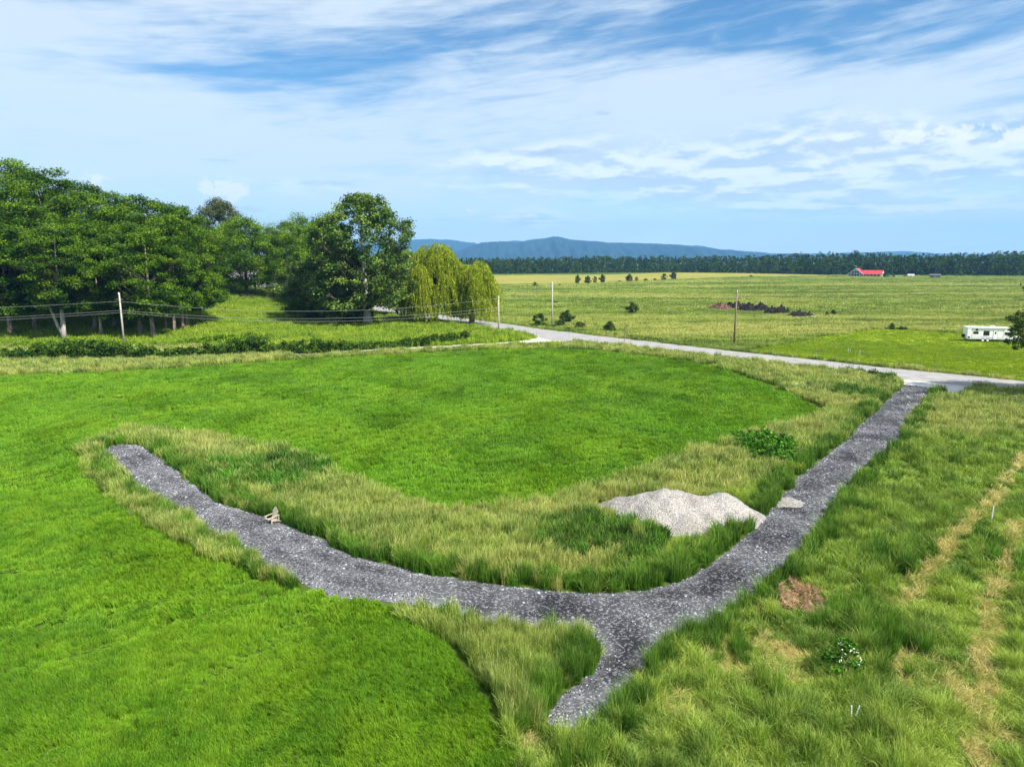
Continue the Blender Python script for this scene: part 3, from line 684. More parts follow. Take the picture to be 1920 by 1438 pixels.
scatter('drive_stones', None, np.column_stack([sx, sy, drive_z(sx, sy) + 0.02]), [rockproto(i, 0.6) for i in range(4)], rg.integers(0, 4, m), rg.uniform(0, 6.28, (m, 3)) * [0.08, 0.08, 1], np.column_stack([sz] * 3) * rg.uniform(0.8, 1.2, (m, 3)))

# ------------------------------------------------------------------ pale stone pile
def build_pile():
    xs = np.arange(PILE_C[0] - 8, PILE_C[0] + 8, 0.09); ys = np.arange(PILE_C[1] - 5, PILE_C[1] + 6, 0.09)
    A, B = np.meshgrid(xs, ys); a, b = A.ravel(), B.ravel(); z = np.full(a.shape, -9.0)
    z = pile_h(a, b)
    z = z + 0.02 * fn(a, b, 7, 1.1) + 0.012 * fn(a, b, 9, 0.5) + rg.normal(0, 0.012, len(a))
    ny_, nx_ = A.shape; id_ = np.arange(nx_ * ny_).reshape(ny_, nx_)
    q = np.column_stack([id_[:-1, :-1].ravel(), id_[:-1, 1:].ravel(), id_[1:, 1:].ravel(), id_[1:, :-1].ravel()])
    q = q[(z[q] > -0.15).all(1)]
    used_ = np.unique(q); mp = np.full(len(z), -1); mp[used_] = np.arange(len(used_))
    o = mesh_obj('gravel_pile', np.column_stack([a, b, z])[used_], mp[q], M_PILE, smooth=True)
    tag(o, 'long humped heap of pale crushed stone dumped in tall grass beside the dark drive', 'gravel pile')
build_pile()

# ------------------------------------------------------------------ trees
def limb(mb, a, b, r0, r1, q, sag=0.0, k=6, seg=5):
    a = Vector(a); b = Vector(b); P = []; L = (b - a).length
    for i in range(seg + 1):
        t = i / seg; p = a.lerp(b, t); wv_ = math.sin(t * math.pi)
        P.append(p + Vector((q.uniform(-1, 1), q.uniform(-1, 1), q.uniform(-0.4, 0.8))) * L * 0.05 * wv_ + Vector((0, 0, sag * wv_ * L)))
    mb.tube(P, [r0 + (r1 - r0) * (i / seg) for i in range(seg + 1)], k); return P
def crown_clumps(q, H, th, rad, n_, cr, prof, flatbias=0.0):
    """clump centres; prof(t) gives relative radius at height fraction t of the crown"""
    C = []; Rr = []; tries = 0
    while len(C) < n_ and tries < n_ * 60:
        tries += 1
        t = q.uniform(0, 1); a = q.uniform(0, 6.283); rmax = prof(t) * rad
        r = rmax * math.sqrt(q.uniform(0.12, 1.0)); rr = cr * q.uniform(0.65, 1.25)
        p = Vector((math.cos(a) * max(r - rr * 0.5, 0), math.sin(a) * max(r - rr * 0.5, 0), th + t * (H - th) - rr * 0.4))
        if all((p - c_).length > 0.62 * min(rr, s_) for c_, s_ in zip(C, Rr)): C.append(p); Rr.append(rr)
    return C, Rr
def make_tree(name, seed, H, th, rad, n_, cr, nper, leaf, mleaf, mbark, prof, flat=0.6, tr=0.4, fork=False, limbs=26, shell=0.35, up=0.4, bend=0.03):
    q = random.Random(seed); r = np.random.default_rng(seed)
    root = empty(name, (0, 0, 0))
    C, Rr = crown_clumps(q, H, th, rad, n_, cr, prof)
    mb = MB(); top = Vector((q.uniform(-1, 1) * rad * 0.1, q.uniform(-1, 1) * rad * 0.1, th + (H - th) * 0.78))
    P = []
    for i in range(9):
        t = i / 8; P.append(Vector((top.x * t + math.sin(t * 5 + seed) * bend * H * 0.3 * t, top.y * t + math.cos(t * 4 + seed) * bend * H * 0.3 * t, -0.4 + (top.z + 0.4) * t)))
    rads = [tr * (1.45 if i == 0 else 1.0) * (1 - 0.86 * (i / 8) ** 1.1) for i in range(9)]
    mb.tube(P, rads, 9)
    if fork:
        f0 = Vector((0, 0, 1.0)); mb.tube([f0, Vector((-0.9, 0, 3.6)), Vector((-2.0, 0.2, 7.5)), Vector((-3.0, 0.6, 13)), Vector((-3.6, 1.0, 18))], [tr * 0.75, tr * 0.62, tr * 0.5, tr * 0.34, 0.1], 8)
    lb_ = MB()
    order = sorted(range(len(C)), key=lambda i: -C[i].xy.length)[:limbs]
    for i in order:
        c_ = C[i]; zb = max(th * 0.75, c_.z - (H - th) * 0.18 - c_.xy.length * 0.45); zb = min(zb, top.z * 0.97)
        t = (zb + 0.4) / (top.z + 0.4); j = min(int(t * 8), 7); f_ = t * 8 - j; s_ = P[j].lerp(P[j + 1], f_)
        r0 = min(tr * 0.36, rads[j] * 0.6) * q.uniform(0.7, 1.1)
        Q = limb(lb_, s_, c_, r0, 0.03, q, sag=-0.04)
        for _ in range(2):
            e = c_ + Vector((q.uniform(-1, 1), q.uniform(-1, 1), q.uniform(-0.2, 0.6))) * Rr[i] * 0.9
            limb(lb_, Q[3], e, r0 * 0.4, 0.015, q, k=4, seg=3)
    V, Fc, T, Rn = leafblobs(r, np.array([tuple(c_) for c_ in C]), np.array(Rr), nper, leaf, flat, shell, up, 0.65)
    cr_ = mesh_obj('crown', V, Fc, mleaf, root, attr={'tip': T, 'rnd': Rn})
    tk_ = mb.build('trunk', mbark, root, smooth=True)
    lb_.build('limbs', M_BARK_D, root, smooth=True)
    return root
def umb(t): return 0.62 + 0.45 * math.sin(min(1, t * 1.25) * 1.6) if t < 0.75 else max(0.25, 1 - (t - 0.75) * 2.6)
def rnd_(t): return math.sqrt(max(0.03, 1 - (2 * t - 0.95) ** 2))
def egg(t): return math.sqrt(max(0.03, 1 - abs(2 * t - 0.75) ** 2.4 / 1.9)) * (1 if t < 0.8 else 0.8)
locA = [make_tree('locust_tree', 100 + i, 30, 6.0, 9.0, 125, 2.2, 350, 0.36, M_LOC, M_BARK_L, umb, flat=0.58, tr=0.42, limbs=26, up=0.6, bend=0.05) for i in range(3)]
locF = make_tree('locust_tree', 120, 30, 9, 8.0, 100, 2.2, 340, 0.36, M_LOC, M_BARK_P, umb, flat=0.58, tr=0.50, fork=True, limbs=22, up=0.6)
locB = [make_tree('locust_tree', 130 + i, 24, 6.5, 7.5, 105, 2.0, 330, 0.35, M_LOC, M_BARK_L, umb, flat=0.58, tr=0.40, limbs=20, up=0.6, bend=0.04) for i in range(2)]
mapA = [make_tree('broadleaf_tree', 140 + i, 24, 3.5, 8.5, 90, 2.3, 400, 0.36, M_MAP, M_BARK_D, rnd_, flat=0.75, tr=0.36, limbs=24) for i in range(2)]
oliveT = make_tree('olive_leaved_tree', 150, 24, 5.0, 8.5, 150, 2.6, 200, 0.44, M_OLV, M_BARK_D, rnd_, flat=0.7, tr=0.36, limbs=30)
cotT = make_tree('cottonwood_tree', 160, 36, 6.0, 13.0, 300, 1.9, 150, 0.56, M_COT, M_BARK_P, egg, flat=0.8, tr=0.85, limbs=46, shell=0.2, bend=0.01)
lowT = make_tree('broadleaf_tree', 170, 20, 1.6, 9.0, 90, 2.2, 250, 0.46, M_COT, M_BARK_D, rnd_, flat=0.75, tr=0.4, limbs=26)
PROT = {}
firsts = set()
def place(proto, px, Y, topy, label, H, wpx=None, W=None, group=None, cat='tree', basepy=None, rz=None, name=None):
    """stand a tree at photo column px and depth Y with its top at row topy"""
    if basepy is not None:
        x, Y = at(px, basepy); zb = float(g(x, Y))
    else:
        x, _, _ = atY(px, 550, Y); zb = float(g(x, Y))
    zt = atY(px, topy, Y)[2]; s = (zt - zb) / H
    sw = s if wpx is None else (wpx / F * math.hypot(Y, 0) / W)
    if proto.name in firsts: o = copy_tree(proto)
    else: o = proto; firsts.add(proto.name)
    o.location = (x, Y, zb); o.scale = (sw, sw, s); o.rotation_euler = (0, 0, rz if rz is not None else (px * 1.7) % 6.28)
    if name: o.name = name
    tag(o, label, cat, group)
    return o
LG = 'locust trees on the left bank'
place(locF, 120, 150, 415, 'locust tree on the left with pale trunk forked into a V above the hedge', 30, 165, 18, LG, basepy=638, rz=0)
for i, (px, bp, tp, wp, lb) in enumerate([
    (190, 640, 450, 110, 'short-trunked locust tree just left of the leaning utility pole'),
    (216, 622, 405, 130, 'locust tree with thin trunk directly behind the leaning utility pole'),
    (289, 642, 425, 150, 'locust tree with pale straight trunk, first one right of the leaning utility pole'),
    (312, 628, 430, 90, 'slender dark-trunked locust tree between two pale-trunked ones'),
    (327, 630, 420, 110, 'locust tree with pale trunk, left one of the close pair by the grassy gap'),
    (343, 628, 400, 120, 'locust tree with pale trunk, right one of the close pair by the grassy gap'),
    (20, 636, 420, 180, 'low spreading locust tree left of the forked trunk at the photo edge')]):
    place(locB[i % 2], px, 150, tp, lb, 24, wp, 14.5, LG, basepy=bp - 5)
for i, (px, Y_, tp, wp, lb) in enumerate([
    (-120, 168, 300, 200, 'tall locust tree wholly beyond the left photo edge'),
    (-40, 172, 304, 190, 'tallest locust crown cut by the left photo edge'),
    (40, 180, 296, 190, 'tall locust crown second along the skyline from the left edge'),
    (105, 172, 314, 180, 'tall locust crown at the top of the long skyline slope'),
    (165, 178, 340, 170, 'locust crown on the skyline just below a small white cloud'),
    (225, 170, 358, 170, 'locust crown halfway down the skyline slope of the left wood'),
    (285, 176, 366, 170, 'locust crown with small tufts on the skyline above the utility pole'),
    (345, 172, 382, 150, 'last locust crown on the skyline before the dark rounded tree'),
    (60, 160, 380, 190, 'middle-row locust crown below the tall left skyline trees'),
    (170, 161, 408, 180, 'middle-row locust crown above the forked trunk'),
    (255, 160, 420, 170, 'middle-row locust crown above the leaning utility pole'),
    (-60, 158, 400, 200, 'middle-row locust crown cut by the left photo edge'),
    (375, 182, 408, 130, 'locust crown leaning over the grassy gap at the wood edge')]):
    place(locA[(i + 1) % 3], px, Y_, tp, lb, 30, wp, 17, LG)
MG = 'broadleaf trees on the hill behind the grassy gap'
place(oliveT, 420, 262, 368, 'dark olive rounded tree standing above the others behind the grassy gap', 24, 105, 17, MG)
place(mapA[0], 462, 236, 402, 'full green tree with short forked trunk at the top of the grassy gap', 24, 150, 17, MG)
place(mapA[1], 565, 262, 398, 'pale green tree with tall narrow crown left of the cottonwood', 24, 120, 17, MG)
place(mapA[0], 400, 245, 425, 'green tree half hidden by locusts at the left end of the grassy gap', 24, 120, 17, MG)
place(mapA[1], 515, 275, 418, 'green tree between the full round tree and the pale narrow one', 24, 100, 17, MG)
place(mapA[0], 618, 240, 396, 'green tree directly behind the left side of the cottonwood', 24, 110, 17, MG)
place(mapA[1], 330, 262, 400, 'green tree hidden deep behind the locusts', 24, 140, 17, MG)
place(mapA[0], 600, 225, 402, 'green tree between the pale narrow tree and the cottonwood', 24, 110, 17, MG)
place(mapA[1], 540, 240, 425, 'green tree just right of the full round tree by the gap', 24, 100, 17, MG)
place(cotT, 690, 187, 362, 'very tall cottonwood with pale trunk and glinting open crown', 36, 218, 26, basepy=611)
place(lowT, 655, 186, 455, 'lower broadleaf tree with second pale trunk beside the cottonwood', 20, 150, 17, basepy=609)
place(lowT, 585, 205, 478, 'dark bushy tree with foliage to the ground left of the cottonwood', 20, 130, 17, basepy=603)
place(mapA[0], 745, 210, 455, 'broad green tree filling the space between cottonwood and willow', 24, 130, 17, basepy=592)

# willows
def make_willow(name, seed, H, rad, nstr, lean=0.0):
    q = random.Random(seed); r = np.random.default_rng(seed); root = empty(name, (0, 0, 0)); mb = MB()
    mb.tube([(0, 0, -0.4), (0.3, 0, H * 0.18), (-0.2, 0.2, H * 0.35), (0.2, 0, H * 0.6)], [0.9, 0.7, 0.55, 0.25], 9)
    dom = []
    for i in range(46):
        a = q.uniform(0, 6.283); rr = rad * math.sqrt(q.uniform(0.02, 0.82)); h = H * (0.98 - 0.46 * (rr / rad) ** 2) * (q.uniform(0.80, 1.0) if i % 2 else q.uniform(0.42, 0.78))
        c_ = Vector((math.cos(a) * rr + lean, math.sin(a) * rr, h - 0.8)); dom.append(c_)
        limb(mb, (0.1, 0, H * q.uniform(0.22, 0.4)), c_, 0.2, 0.04, q, sag=0.08)
    Ps = []; Ts = []; Dr = []
    for i in range(nstr):
        d = dom[i % len(dom)]; a = q.uniform(0, 6.283); rr = rad * 0.24 * math.sqrt(q.uniform(0, 1))
        hx = d.x + math.cos(a) * rr; hy = d.y + math.sin(a) * rr; rc = math.hypot(hx - lean, hy) / rad
        hz = d.z + 0.9 - 2.6 * (rr / (rad * 0.24)) ** 2 * q.uniform(0.6, 1.1)
        L = min(hz - H * 0.07, q.uniform(0.08, 0.34) * H * (0.5 + 0.6 * rc)); L = max(L, 1.5)
        k = max(6, int(L / 0.22)); t = np.linspace(0, 1, k)
        ox = math.cos(a) * 1.1; oy = math.sin(a) * 1.1; sw = q.uniform(-0.5, 0.5)
        px_ = hx + ox * (1 - np.exp(-t * 3.5)) + sw * t ** 2 + 0.5 * t; py_ = hy + oy * (1 - np.exp(-t * 3.5)); pz = hz + 0.45 * np.sin(np.minimum(t * 7, 3.14)) - L * t ** 1.15
        Ps.append(np.column_stack([px_, py_, pz])); Ts.append(np.full(k, q.random()))
    P = np.vstack(Ps); T = np.concatenate(Ts); P = P + r.normal(0, 0.09, P.shape); nL = len(P)
    ax = np.column_stack([r.normal(0, 0.35, nL), r.normal(0, 0.35, nL), -np.ones(nL)]); ax /= np.linalg.norm(ax, axis=1)[:, None]
    s_ = np.cross(ax, r.normal(0, 1, (nL, 3))); s_ /= np.linalg.norm(s_, axis=1)[:, None]
    ln = r.uniform(0.22, 0.42, nL)[:, None]; wd = r.uniform(0.06, 0.11, nL)[:, None]
    V = np.stack([P - ax * ln, P - s_ * wd, P + ax * ln, P + s_ * wd], 1).reshape(-1, 3)
    mesh_obj('crown', V, np.arange(nL * 4).reshape(-1, 4), M_WIL, root, attr={'tip': np.repeat(T, 4), 'rnd': np.repeat(r.random(nL), 4)})
    mb.build('trunk', M_BARK_D, root, smooth=True)
    return root
wl = make_willow('willow_tree', 7, 24, 9.2, 4200)
x, y = at(815, 606); wl.location = (x, y, float(g(x, y))); zt = atY(815, 441, y)[2]; wl.scale = (1.0, 1.0, zt / 24.2)
tag(wl, 'large yellow-green weeping willow between the cottonwood and the road', 'tree', 'weeping willows')
w2 = make_willow('willow_tree', 9, 21, 5.8, 2300, 1.2)
x, y = at(884, 609); w2.location = (x, y, 0); zt = atY(895, 470, y)[2]; w2.scale = (1, 1, zt / 21.2)
tag(w2, 'smaller weeping willow leaning right over the road edge', 'tree', 'weeping willows')

# near tree just outside the right edge, one low bough reaching into view
nt = make_tree('shade_tree', 180, 20, 5.5, 7.4, 120, 1.7, 260, 0.30, M_BUSH, M_BARK_D, rnd_, flat=0.75, tr=0.4, limbs=30)
x, y = 0.829 * 84 + 2.6, 86.0
nt.location = (x, y, 0); tag(nt, 'dark leafy tree at the right photo edge with one bough reaching into view', 'tree')
q = random.Random(5); mb = MB(); Cs = []
base = Vector((x, y, 9.0))
for (px, py, rr) in ((1908, 598, 0.8), (1899, 618, 0.62), (1895, 597, 0.5), (1903, 640, 0.7), (1912, 622, 0.9), (1918, 645, 0.7), (1925, 610, 1.1), (1940, 630, 1.3), (1960, 610, 1.4), (1903, 652, 0.35), (1925, 590, 0.7), (1916, 606, 0.9), (1918, 632, 0.9), (1908, 612, 0.7), (1911, 588, 0.6), (1889, 640, 0.4), (1896, 628, 0.5)):
    c_ = Vector(atY(px, py, y - 1.5)); Cs.append((c_, rr)); limb(mb, base, c_, 0.12, 0.02, q)
V, Fc, T, Rn = leafblobs(np.random.default_rng(3), np.array([tuple(c_) for c_, r_ in Cs]), np.array([r_ * 1.1 for c_, r_ in Cs]), 170, 0.24, 0.85, 0.1, 0.3, 0.7)
b1 = mesh_obj('bough_leaves', V - np.array([x, y, 0]), Fc, M_BUSH, nt, attr={'tip': T, 'rnd': Rn})
mb.v = [(a - x, b - y, c_) for a, b, c_ in mb.v]; mb.build('bough', M_BARK_D, nt, smooth=True)
nt2 = copy_tree(nt)
for ch in [c_ for c_ in bpy.data.objects if c_.parent == nt2 and c_.name.startswith('bough')]: bpy.data.objects.remove(ch)
nt2.location = (0.90 * 86, 86, 0); nt2.rotation_euler = (0, 0, 2.0); nt2.scale = (1.1, 1.1, 1.0); tag(nt2, 'second shade tree standing wholly beyond the right photo edge', 'tree')

# bushes
def make_bush(name, seed, H, rad, n_, cr, nper, leaf, m_, th=0.2):
    return make_tree(name, seed, H, th, rad, n_, cr, nper, leaf, m_, M_BARK_D, rnd_, flat=0.8, tr=0.1, limbs=10)
bu = [make_bush('bush', 200 + i, 4.0, 2.5, 34, 0.78, 120, 0.30, M_BUSH) for i in range(3)]
BG = 'lone bushes in the meadow and along the road'
for i, (px, bp, tp, wp, lb) in enumerate([
    (1013, 613, 587, 30, 'dark roadside bush left of the pole with the lamp arm'),
    (1064, 606, 581, 32, 'round dark bush right of the pole with the lamp arm'),
    (1050, 614, 600, 30, 'low scrub at the foot of the round dark bush'),
    (1085, 616, 603, 26, 'low pale scrub beside the road right of the round dark bush'),
    (1184, 589, 566, 28, 'solitary dense bush alone in the open meadow'),
    (1143, 624, 602, 26, 'dark bush at the far edge of the road above the bare sapling'),
    (1003, 537, 529, 12, 'tiny dark bush in the yellow field, nearest to the willow'),
    (1083, 531, 515, 12, 'small tree leftmost in the row of four across the yellow field'),
    (1102, 531, 517, 15, 'small pale tree second in the row of four across the yellow field'),
    (1115, 530, 518, 9, 'slim small tree third in the row of four across the yellow field'),
    (1129, 530, 514, 14, 'small dark tree rightmost in the row of four across the yellow field'),
    (1180, 528, 514, 15, 'small tree in the middle of the far field between two groups'),
    (1194, 527, 519, 8, 'low leaning shrub just right of the middle field tree'),
    (1210, 527, 522, 9, 'flat dark shrub in the far field, left of a similar one'),
    (1228, 526, 522, 8, 'flat dark shrub in the far field near the pair of round trees'),
    (1245, 525, 513, 14, 'round small tree, left one of a touching pair in the far field'),
    (1262, 524, 509, 15, 'taller small tree, right one of a touching pair in the far field'),
    (1162, 529, 526, 8, 'tiny scrub left of the middle field tree'),
    (1050, 536, 532, 6, 'tiny scrub in the yellow field beside the tall pole'),
    (1408, 520, 516, 9, 'tiny dark bush on the meadow skyline above the debris heaps'),
    (1562, 592, 580, 12, 'little dark sapling in the meadow right of the debris heaps'),
    (1550, 594, 584, 8, 'small weed tuft left of the little dark sapling'),
    (1672, 618, 605, 12, 'ragged dark shrub at the far edge of the mown lawn'),
    (1660, 520, 508, 10, 'small round tree beside the right end of the red-roofed house'),
    (1675, 520, 513, 6, 'tiny bush between the red-roofed house and the white shed'),
    (1690, 618, 612, 22, 'low dark scrub strip beside the ragged shrub at the lawn edge')]):
    place(bu[i % 3], px, 0, tp, lb, 4.0, wp, 4.8, BG, 'bush', basepy=bp)

# hedge: clumpy continuous shrub rows
def hedge(name, label, L, h, w_, leaf, n_m, m_, seed, gap=0.0):
    q = random.Random(seed); r = np.random.default_rng(seed); C = []; Rr = []
    L = poly(L); x0, y0 = L[0]
    seg = np.hypot(*(L[1:] - L[:-1]).T); tot = seg.sum(); cum = np.concatenate([[0], np.cumsum(seg)])
    k = int(tot * n_m)
    for i in range(k):
        d = q.uniform(0, tot); 
        if gap and math.sin(d * 0.35) + math.sin(d * 0.83 + 1) < gap: continue
        x = np.interp(d, cum, L[:, 0]); y = np.interp(d, cum, L[:, 1]) + q.uniform(-w_, w_) / 2
        hh = h * (0.75 + 0.3 * math.sin(d * 0.21) + q.uniform(-0.2, 0.2)); rr = q.uniform(0.6, 1.15)
        C.append((x - x0, y - y0, float(g(x, y)) + max(0.1, q.uniform(0.1, 1) * hh - rr * 0.3))); Rr.append(rr)
    V, Fc, T, Rn = leafblobs(r, np.array(C), np.array(Rr), 48, leaf, 0.8, 0.4, 0.5, 0.7)
    o = mesh_obj(name, V, Fc, m_, attr={'tip': T, 'rnd': Rn}); o.location = (x0, y0, 0); tag(o, label, 'hedge')
hedge('hedge', 'long dark continuous hedge along the foot of the left wood', [(-250,680),(-100,678),(0,678),(100,677),(200,676),(300,673),(400,670),(500,666)], 3.3, 3.4, 0.40, 16, M_HEDGE, 1)
hedge('hedge', 'thinner broken hedge continuing right below the cottonwood', [(505,664),(600,661),(700,654),(800,648),(880,640)], 2.3, 2.6, 0.36, 11, M_HEDGE, 2)
hedge('scrub_row', 'pale scrub between the dark hedge and the locust trunks', [(-250,660),(0,656),(120,656),(260,654),(380,648),(500,640)], 1.9, 9.0, 0.36, 12, M_MAP, 3)
hedge('scrub_row', 'low roadside scrub along the far side of the road below the tall pole', [(990,612),(1050,618),(1120,627),(1200,636),(1290,646)], 0.9, 2.2, 0.26, 4, M_HEDGE, 4, gap=-0.6)
hedge('scrub_row', 'dark green shrubs in the grass corner beside the drive entrance', [(1580,700),(1620,706),(1650,714),(1665,728)], 1.3, 3.0, 0.22, 6, M_HEDGE, 6)

# far forest
def forest():
    r = np.random.default_rng(77); C = []; Rr = []
    TT = []
    for row in range(6):
        px = 250.0
        while px < 2250:
            big = r.random() < 0.3; px += r.uniform(5, 9) * (1.5 if big else 1.0)
            bp = np.interp(px, [250, 920, 1250, 1400, 1560, 1920, 2250], [514, 514, 510.5, 512.5, 516, 518, 519]); x, y = at(px, bp); y += row * 16 + r.uniform(-7, 7); x = (px - 960) / F * y
            tp = np.interp(px, [250, 920, 1000, 1100, 1250, 1400, 1500, 1560, 1700, 1800, 1920, 2250], [480, 483, 482, 479, 479, 478, 474, 471, 476, 474, 470, 468])
            H = atY(px, tp, y)[2] * r.uniform(0.80, 1.04) * (r.uniform(0.6, 0.95) if row == 0 else 1.0); con = r.random() < 0.2
            rad = r.uniform(4.0, 6.0) * (0.6 if con else 1.5 if big else 1); tone = np.clip(r.normal(0.45, 0.3), 0, 1)
            for k in range(24 if big else 15):
                t = r.uniform(0.04, 1); a = r.uniform(0, 6.283)
                rr = rad * (max(0.12, 1.05 - t) if con else (1.0 if t < 0.5 else math.sqrt(max(0.05, 1 - (2 * t - 1) ** 2))))
                C.append((x + math.cos(a) * rr * 0.7, y + math.sin(a) * rr * 0.7, H * t - 1.2)); Rr.append(rad * 0.42 * r.uniform(0.7, 1.2) * (0.6 + 0.4 * (1 - t) if con else 1)); TT.append(tone)
    C = np.array(C); Rr = np.array(Rr)
    V, Fc, T, Rn = leafblobs(r, C, Rr, 20, 1.5, 0.85, 0.45, 0.4, 0.8)
    T = T * 0.35 + 0.65 * np.repeat(np.repeat(TT, 20), 4)
    o = mesh_obj('forest', V, Fc, M_FOR, attr={'tip': T, 'rnd': Rn}); tag(o, 'dark mixed wood closing off the meadow below the mountains', 'forest', None, 'stuff')
forest()

# mountains
def ridge(name, prof, Y0, depth, seed, m_):
    q = np.random.default_rng(seed); px = np.array([p[0] for p in prof], float); py = np.array([p[1] for p in prof], float)
    ppx = np.linspace(px[0], px[-1], 260); top = np.interp(ppx, px, py) + 0.8 * np.array([fn(v, 0.0, seed, 45) for v in ppx]) + 0.45 * np.array([fn(v, 5.0, seed + 1, 11) for v in ppx])
    V = []; K = 16
    for j in range(K):
        t = j / (K - 1)                # 0 foot (near) .. 1 crest
        for a, b in zip(ppx, top):
            Yj = Y0 - depth * (1 - t); zc = atY(a, b, Y0)[2]; x = (a - 960) / F * Y0
            zz = zc * (t ** 1.2) + (0.16 * zc * fn(a * 6, t * 300, seed + 3, 160) * math.sin(t * 3.14)) - 3 * (1 - t)
            V.append((x, Yj, zz))
    for a, b in zip(ppx, top): V.append(((a - 960) / F * Y0, Y0 + depth, -5))
    n_ = len(ppx); id_ = np.arange(n_ * (K + 1)).reshape(K + 1, n_)
    q4 = np.column_stack([id_[:-1, :-1].ravel(), id_[:-1, 1:].ravel(), id_[1:, 1:].ravel(), id_[1:, :-1].ravel()])
    o = mesh_obj(name, V, q4, m_, smooth=True); tag(o, kind='structure')
M_MTN = simple('mountain_forest', (0.014, 0.028, 0.018), 0.95, 0.05, var=0.35, sc=0.002)
ridge('mountains', [(820,478),(850,472),(885,462),(905,455),(925,452),(945,454),(970,455),(1000,449),(1022,446),(1035,443.5),(1048,445),(1075,450),(1110,453),(1150,455),(1200,456),(1250,458.5),(1280,461),(1330,466),(1370,470),(1400,473),(1440,477),(1500,481)], 8500, 1800, 3, M_MTN)
ridge('mountains', [(600,462),(700,455),(800,449),(835,449),(870,453),(900,457),(960,452),(1000,452),(1200,458),(1290,460),(1310,462),(1345,468),(1400,472),(1450,476),(1600,474),(1690,471),(1760,476),(1900,478),(2100,470)], 11000, 1200, 9, M_MTN)

# ------------------------------------------------------------------ utility poles and cables
def pole(px, bp, tp, label, m_=None, r0=0.19, arm=None):
    x, y = at(px, bp); z0 = float(g(x, y)); zt = atY(px, tp, y)[2]
    root = empty('utility_pole', (x, y, z0), 0, label, 'utility pole', 'utility poles')
    MB().tube([(0, 0, -0.5), (0, 0, (zt - z0) * 0.5), (0, 0, zt - z0)], [r0 * 1.15, r0, r0 * 0.75], 10).build('post', m_ or M_WOODP, root, smooth=True)
    h = zt - z0; mb = MB(); mb.box(-0.06, 0.06, -r0 - 0.1, -r0 + 0.02, h - 0.35, h - 0.1); mb.tube([(0, -r0 - 0.05, h - 0.1), (0, -r0 - 0.05, h + 0.12)], 0.06, 8).build('insulator', M_WHITE, root)
    if arm == 'lamp':
        mb = MB(); hz = h * 0.55
        mb.tube([(0, 0, hz), (0.9, 0, hz + 0.15)], 0.05, 6); mb.build('lamp_arm', M_BLACK, root)
        MB().add(*[[(0.4, -0.3, hz), (1.6, -0.3, hz + 0.1), (1.6, 0.3, hz + 0.1), (0.4, 0.3, hz), (0.6, -0.2, hz + 0.3), (1.4, -0.2, hz + 0.35), (1.4, 0.2, hz + 0.35), (0.6, 0.2, hz + 0.3)], [(0, 3, 2, 1), (4, 5, 6, 7), (0, 1, 5, 4), (1, 2, 6, 5), (2, 3, 7, 6), (3, 0, 4, 7)]]).build('lamp_head', M_BLACK, root)
        MB().tube([(-0.35, 0, h - 1.3), (-0.35, 0, h - 0.5)], 0.2, 10).build('transformer', M_METAL, root)
    if arm == 'bracket':
        MB().tube([(-0.7, 0, h - 1.4), (0.7, 0, h - 1.4)], 0.05, 6).build('bracket', M_METAL, root)
    return (x, y, z0, zt)
pA = pole(233, 647, 549, 'pale utility pole in front of the locust wood at the left', arm='bracket')
pB = pole(935, 627, 556, 'slim pale utility pole right of the small willow near the road bend')
pC = pole(1035, 614, 529, 'tall grey utility pole with a lamp arm halfway up, across the road', arm='lamp')
pD = pole(1376, 650, 545, 'brown utility pole beside the road in front of the debris heaps', M_WOODB)
def cable(a, b, sag, label, r=0.022):
    a, b = Vector(a), Vector(b); P = []
    for i in range(25):
        t = i / 24; p = a.lerp(b, t); p.z -= sag * 4 * t * (1 - t); P.append(p)
    o = MB().tube([p - a for p in P], r, 5).build('overhead_cable', M_WIRE); o.location = a
    tag(o, label, 'cable', 'overhead cables')
hx, hy = pA[0], pA[1]
far_l = lambda py: atY(-560, py, pA[1] - 12)
cable((hx, hy - 0.2, atY(222, 565, hy)[2]), far_l(590), 0.6, 'highest cable running left from the pole by the locust wood')
cable((hx, hy - 0.2, atY(222, 582, hy)[2]), far_l(610), 0.7, 'middle cable running left from the pole by the locust wood')
cable((hx, hy - 0.2, atY(222, 586, hy)[2]), far_l(616), 0.7, 'lowest cable running left from the pole by the locust wood')
cable((hx, hy - 0.2, atY(222, 565, hy)[2]), (pB[0], pB[1], pB[3] - 0.4), 2.6, 'highest cable crossing the grassy gap between the two pale poles')
cable((hx, hy - 0.2, atY(222, 582, hy)[2]), (pB[0], pB[1], pB[3] - 2.6), 2.2, 'middle cable crossing the grassy gap between the two pale poles')
cable((hx, hy - 0.2, atY(222, 586, hy)[2]), (pB[0], pB[1], pB[3] - 3.3), 2.3, 'lowest cable crossing the grassy gap between the two pale poles')
cable((pB[0], pB[1], pB[3] - 0.3), (pC[0], pC[1], pC[3] - 0.5), 0.8, 'short cable between the slim pale pole and the tall grey pole', 0.012)

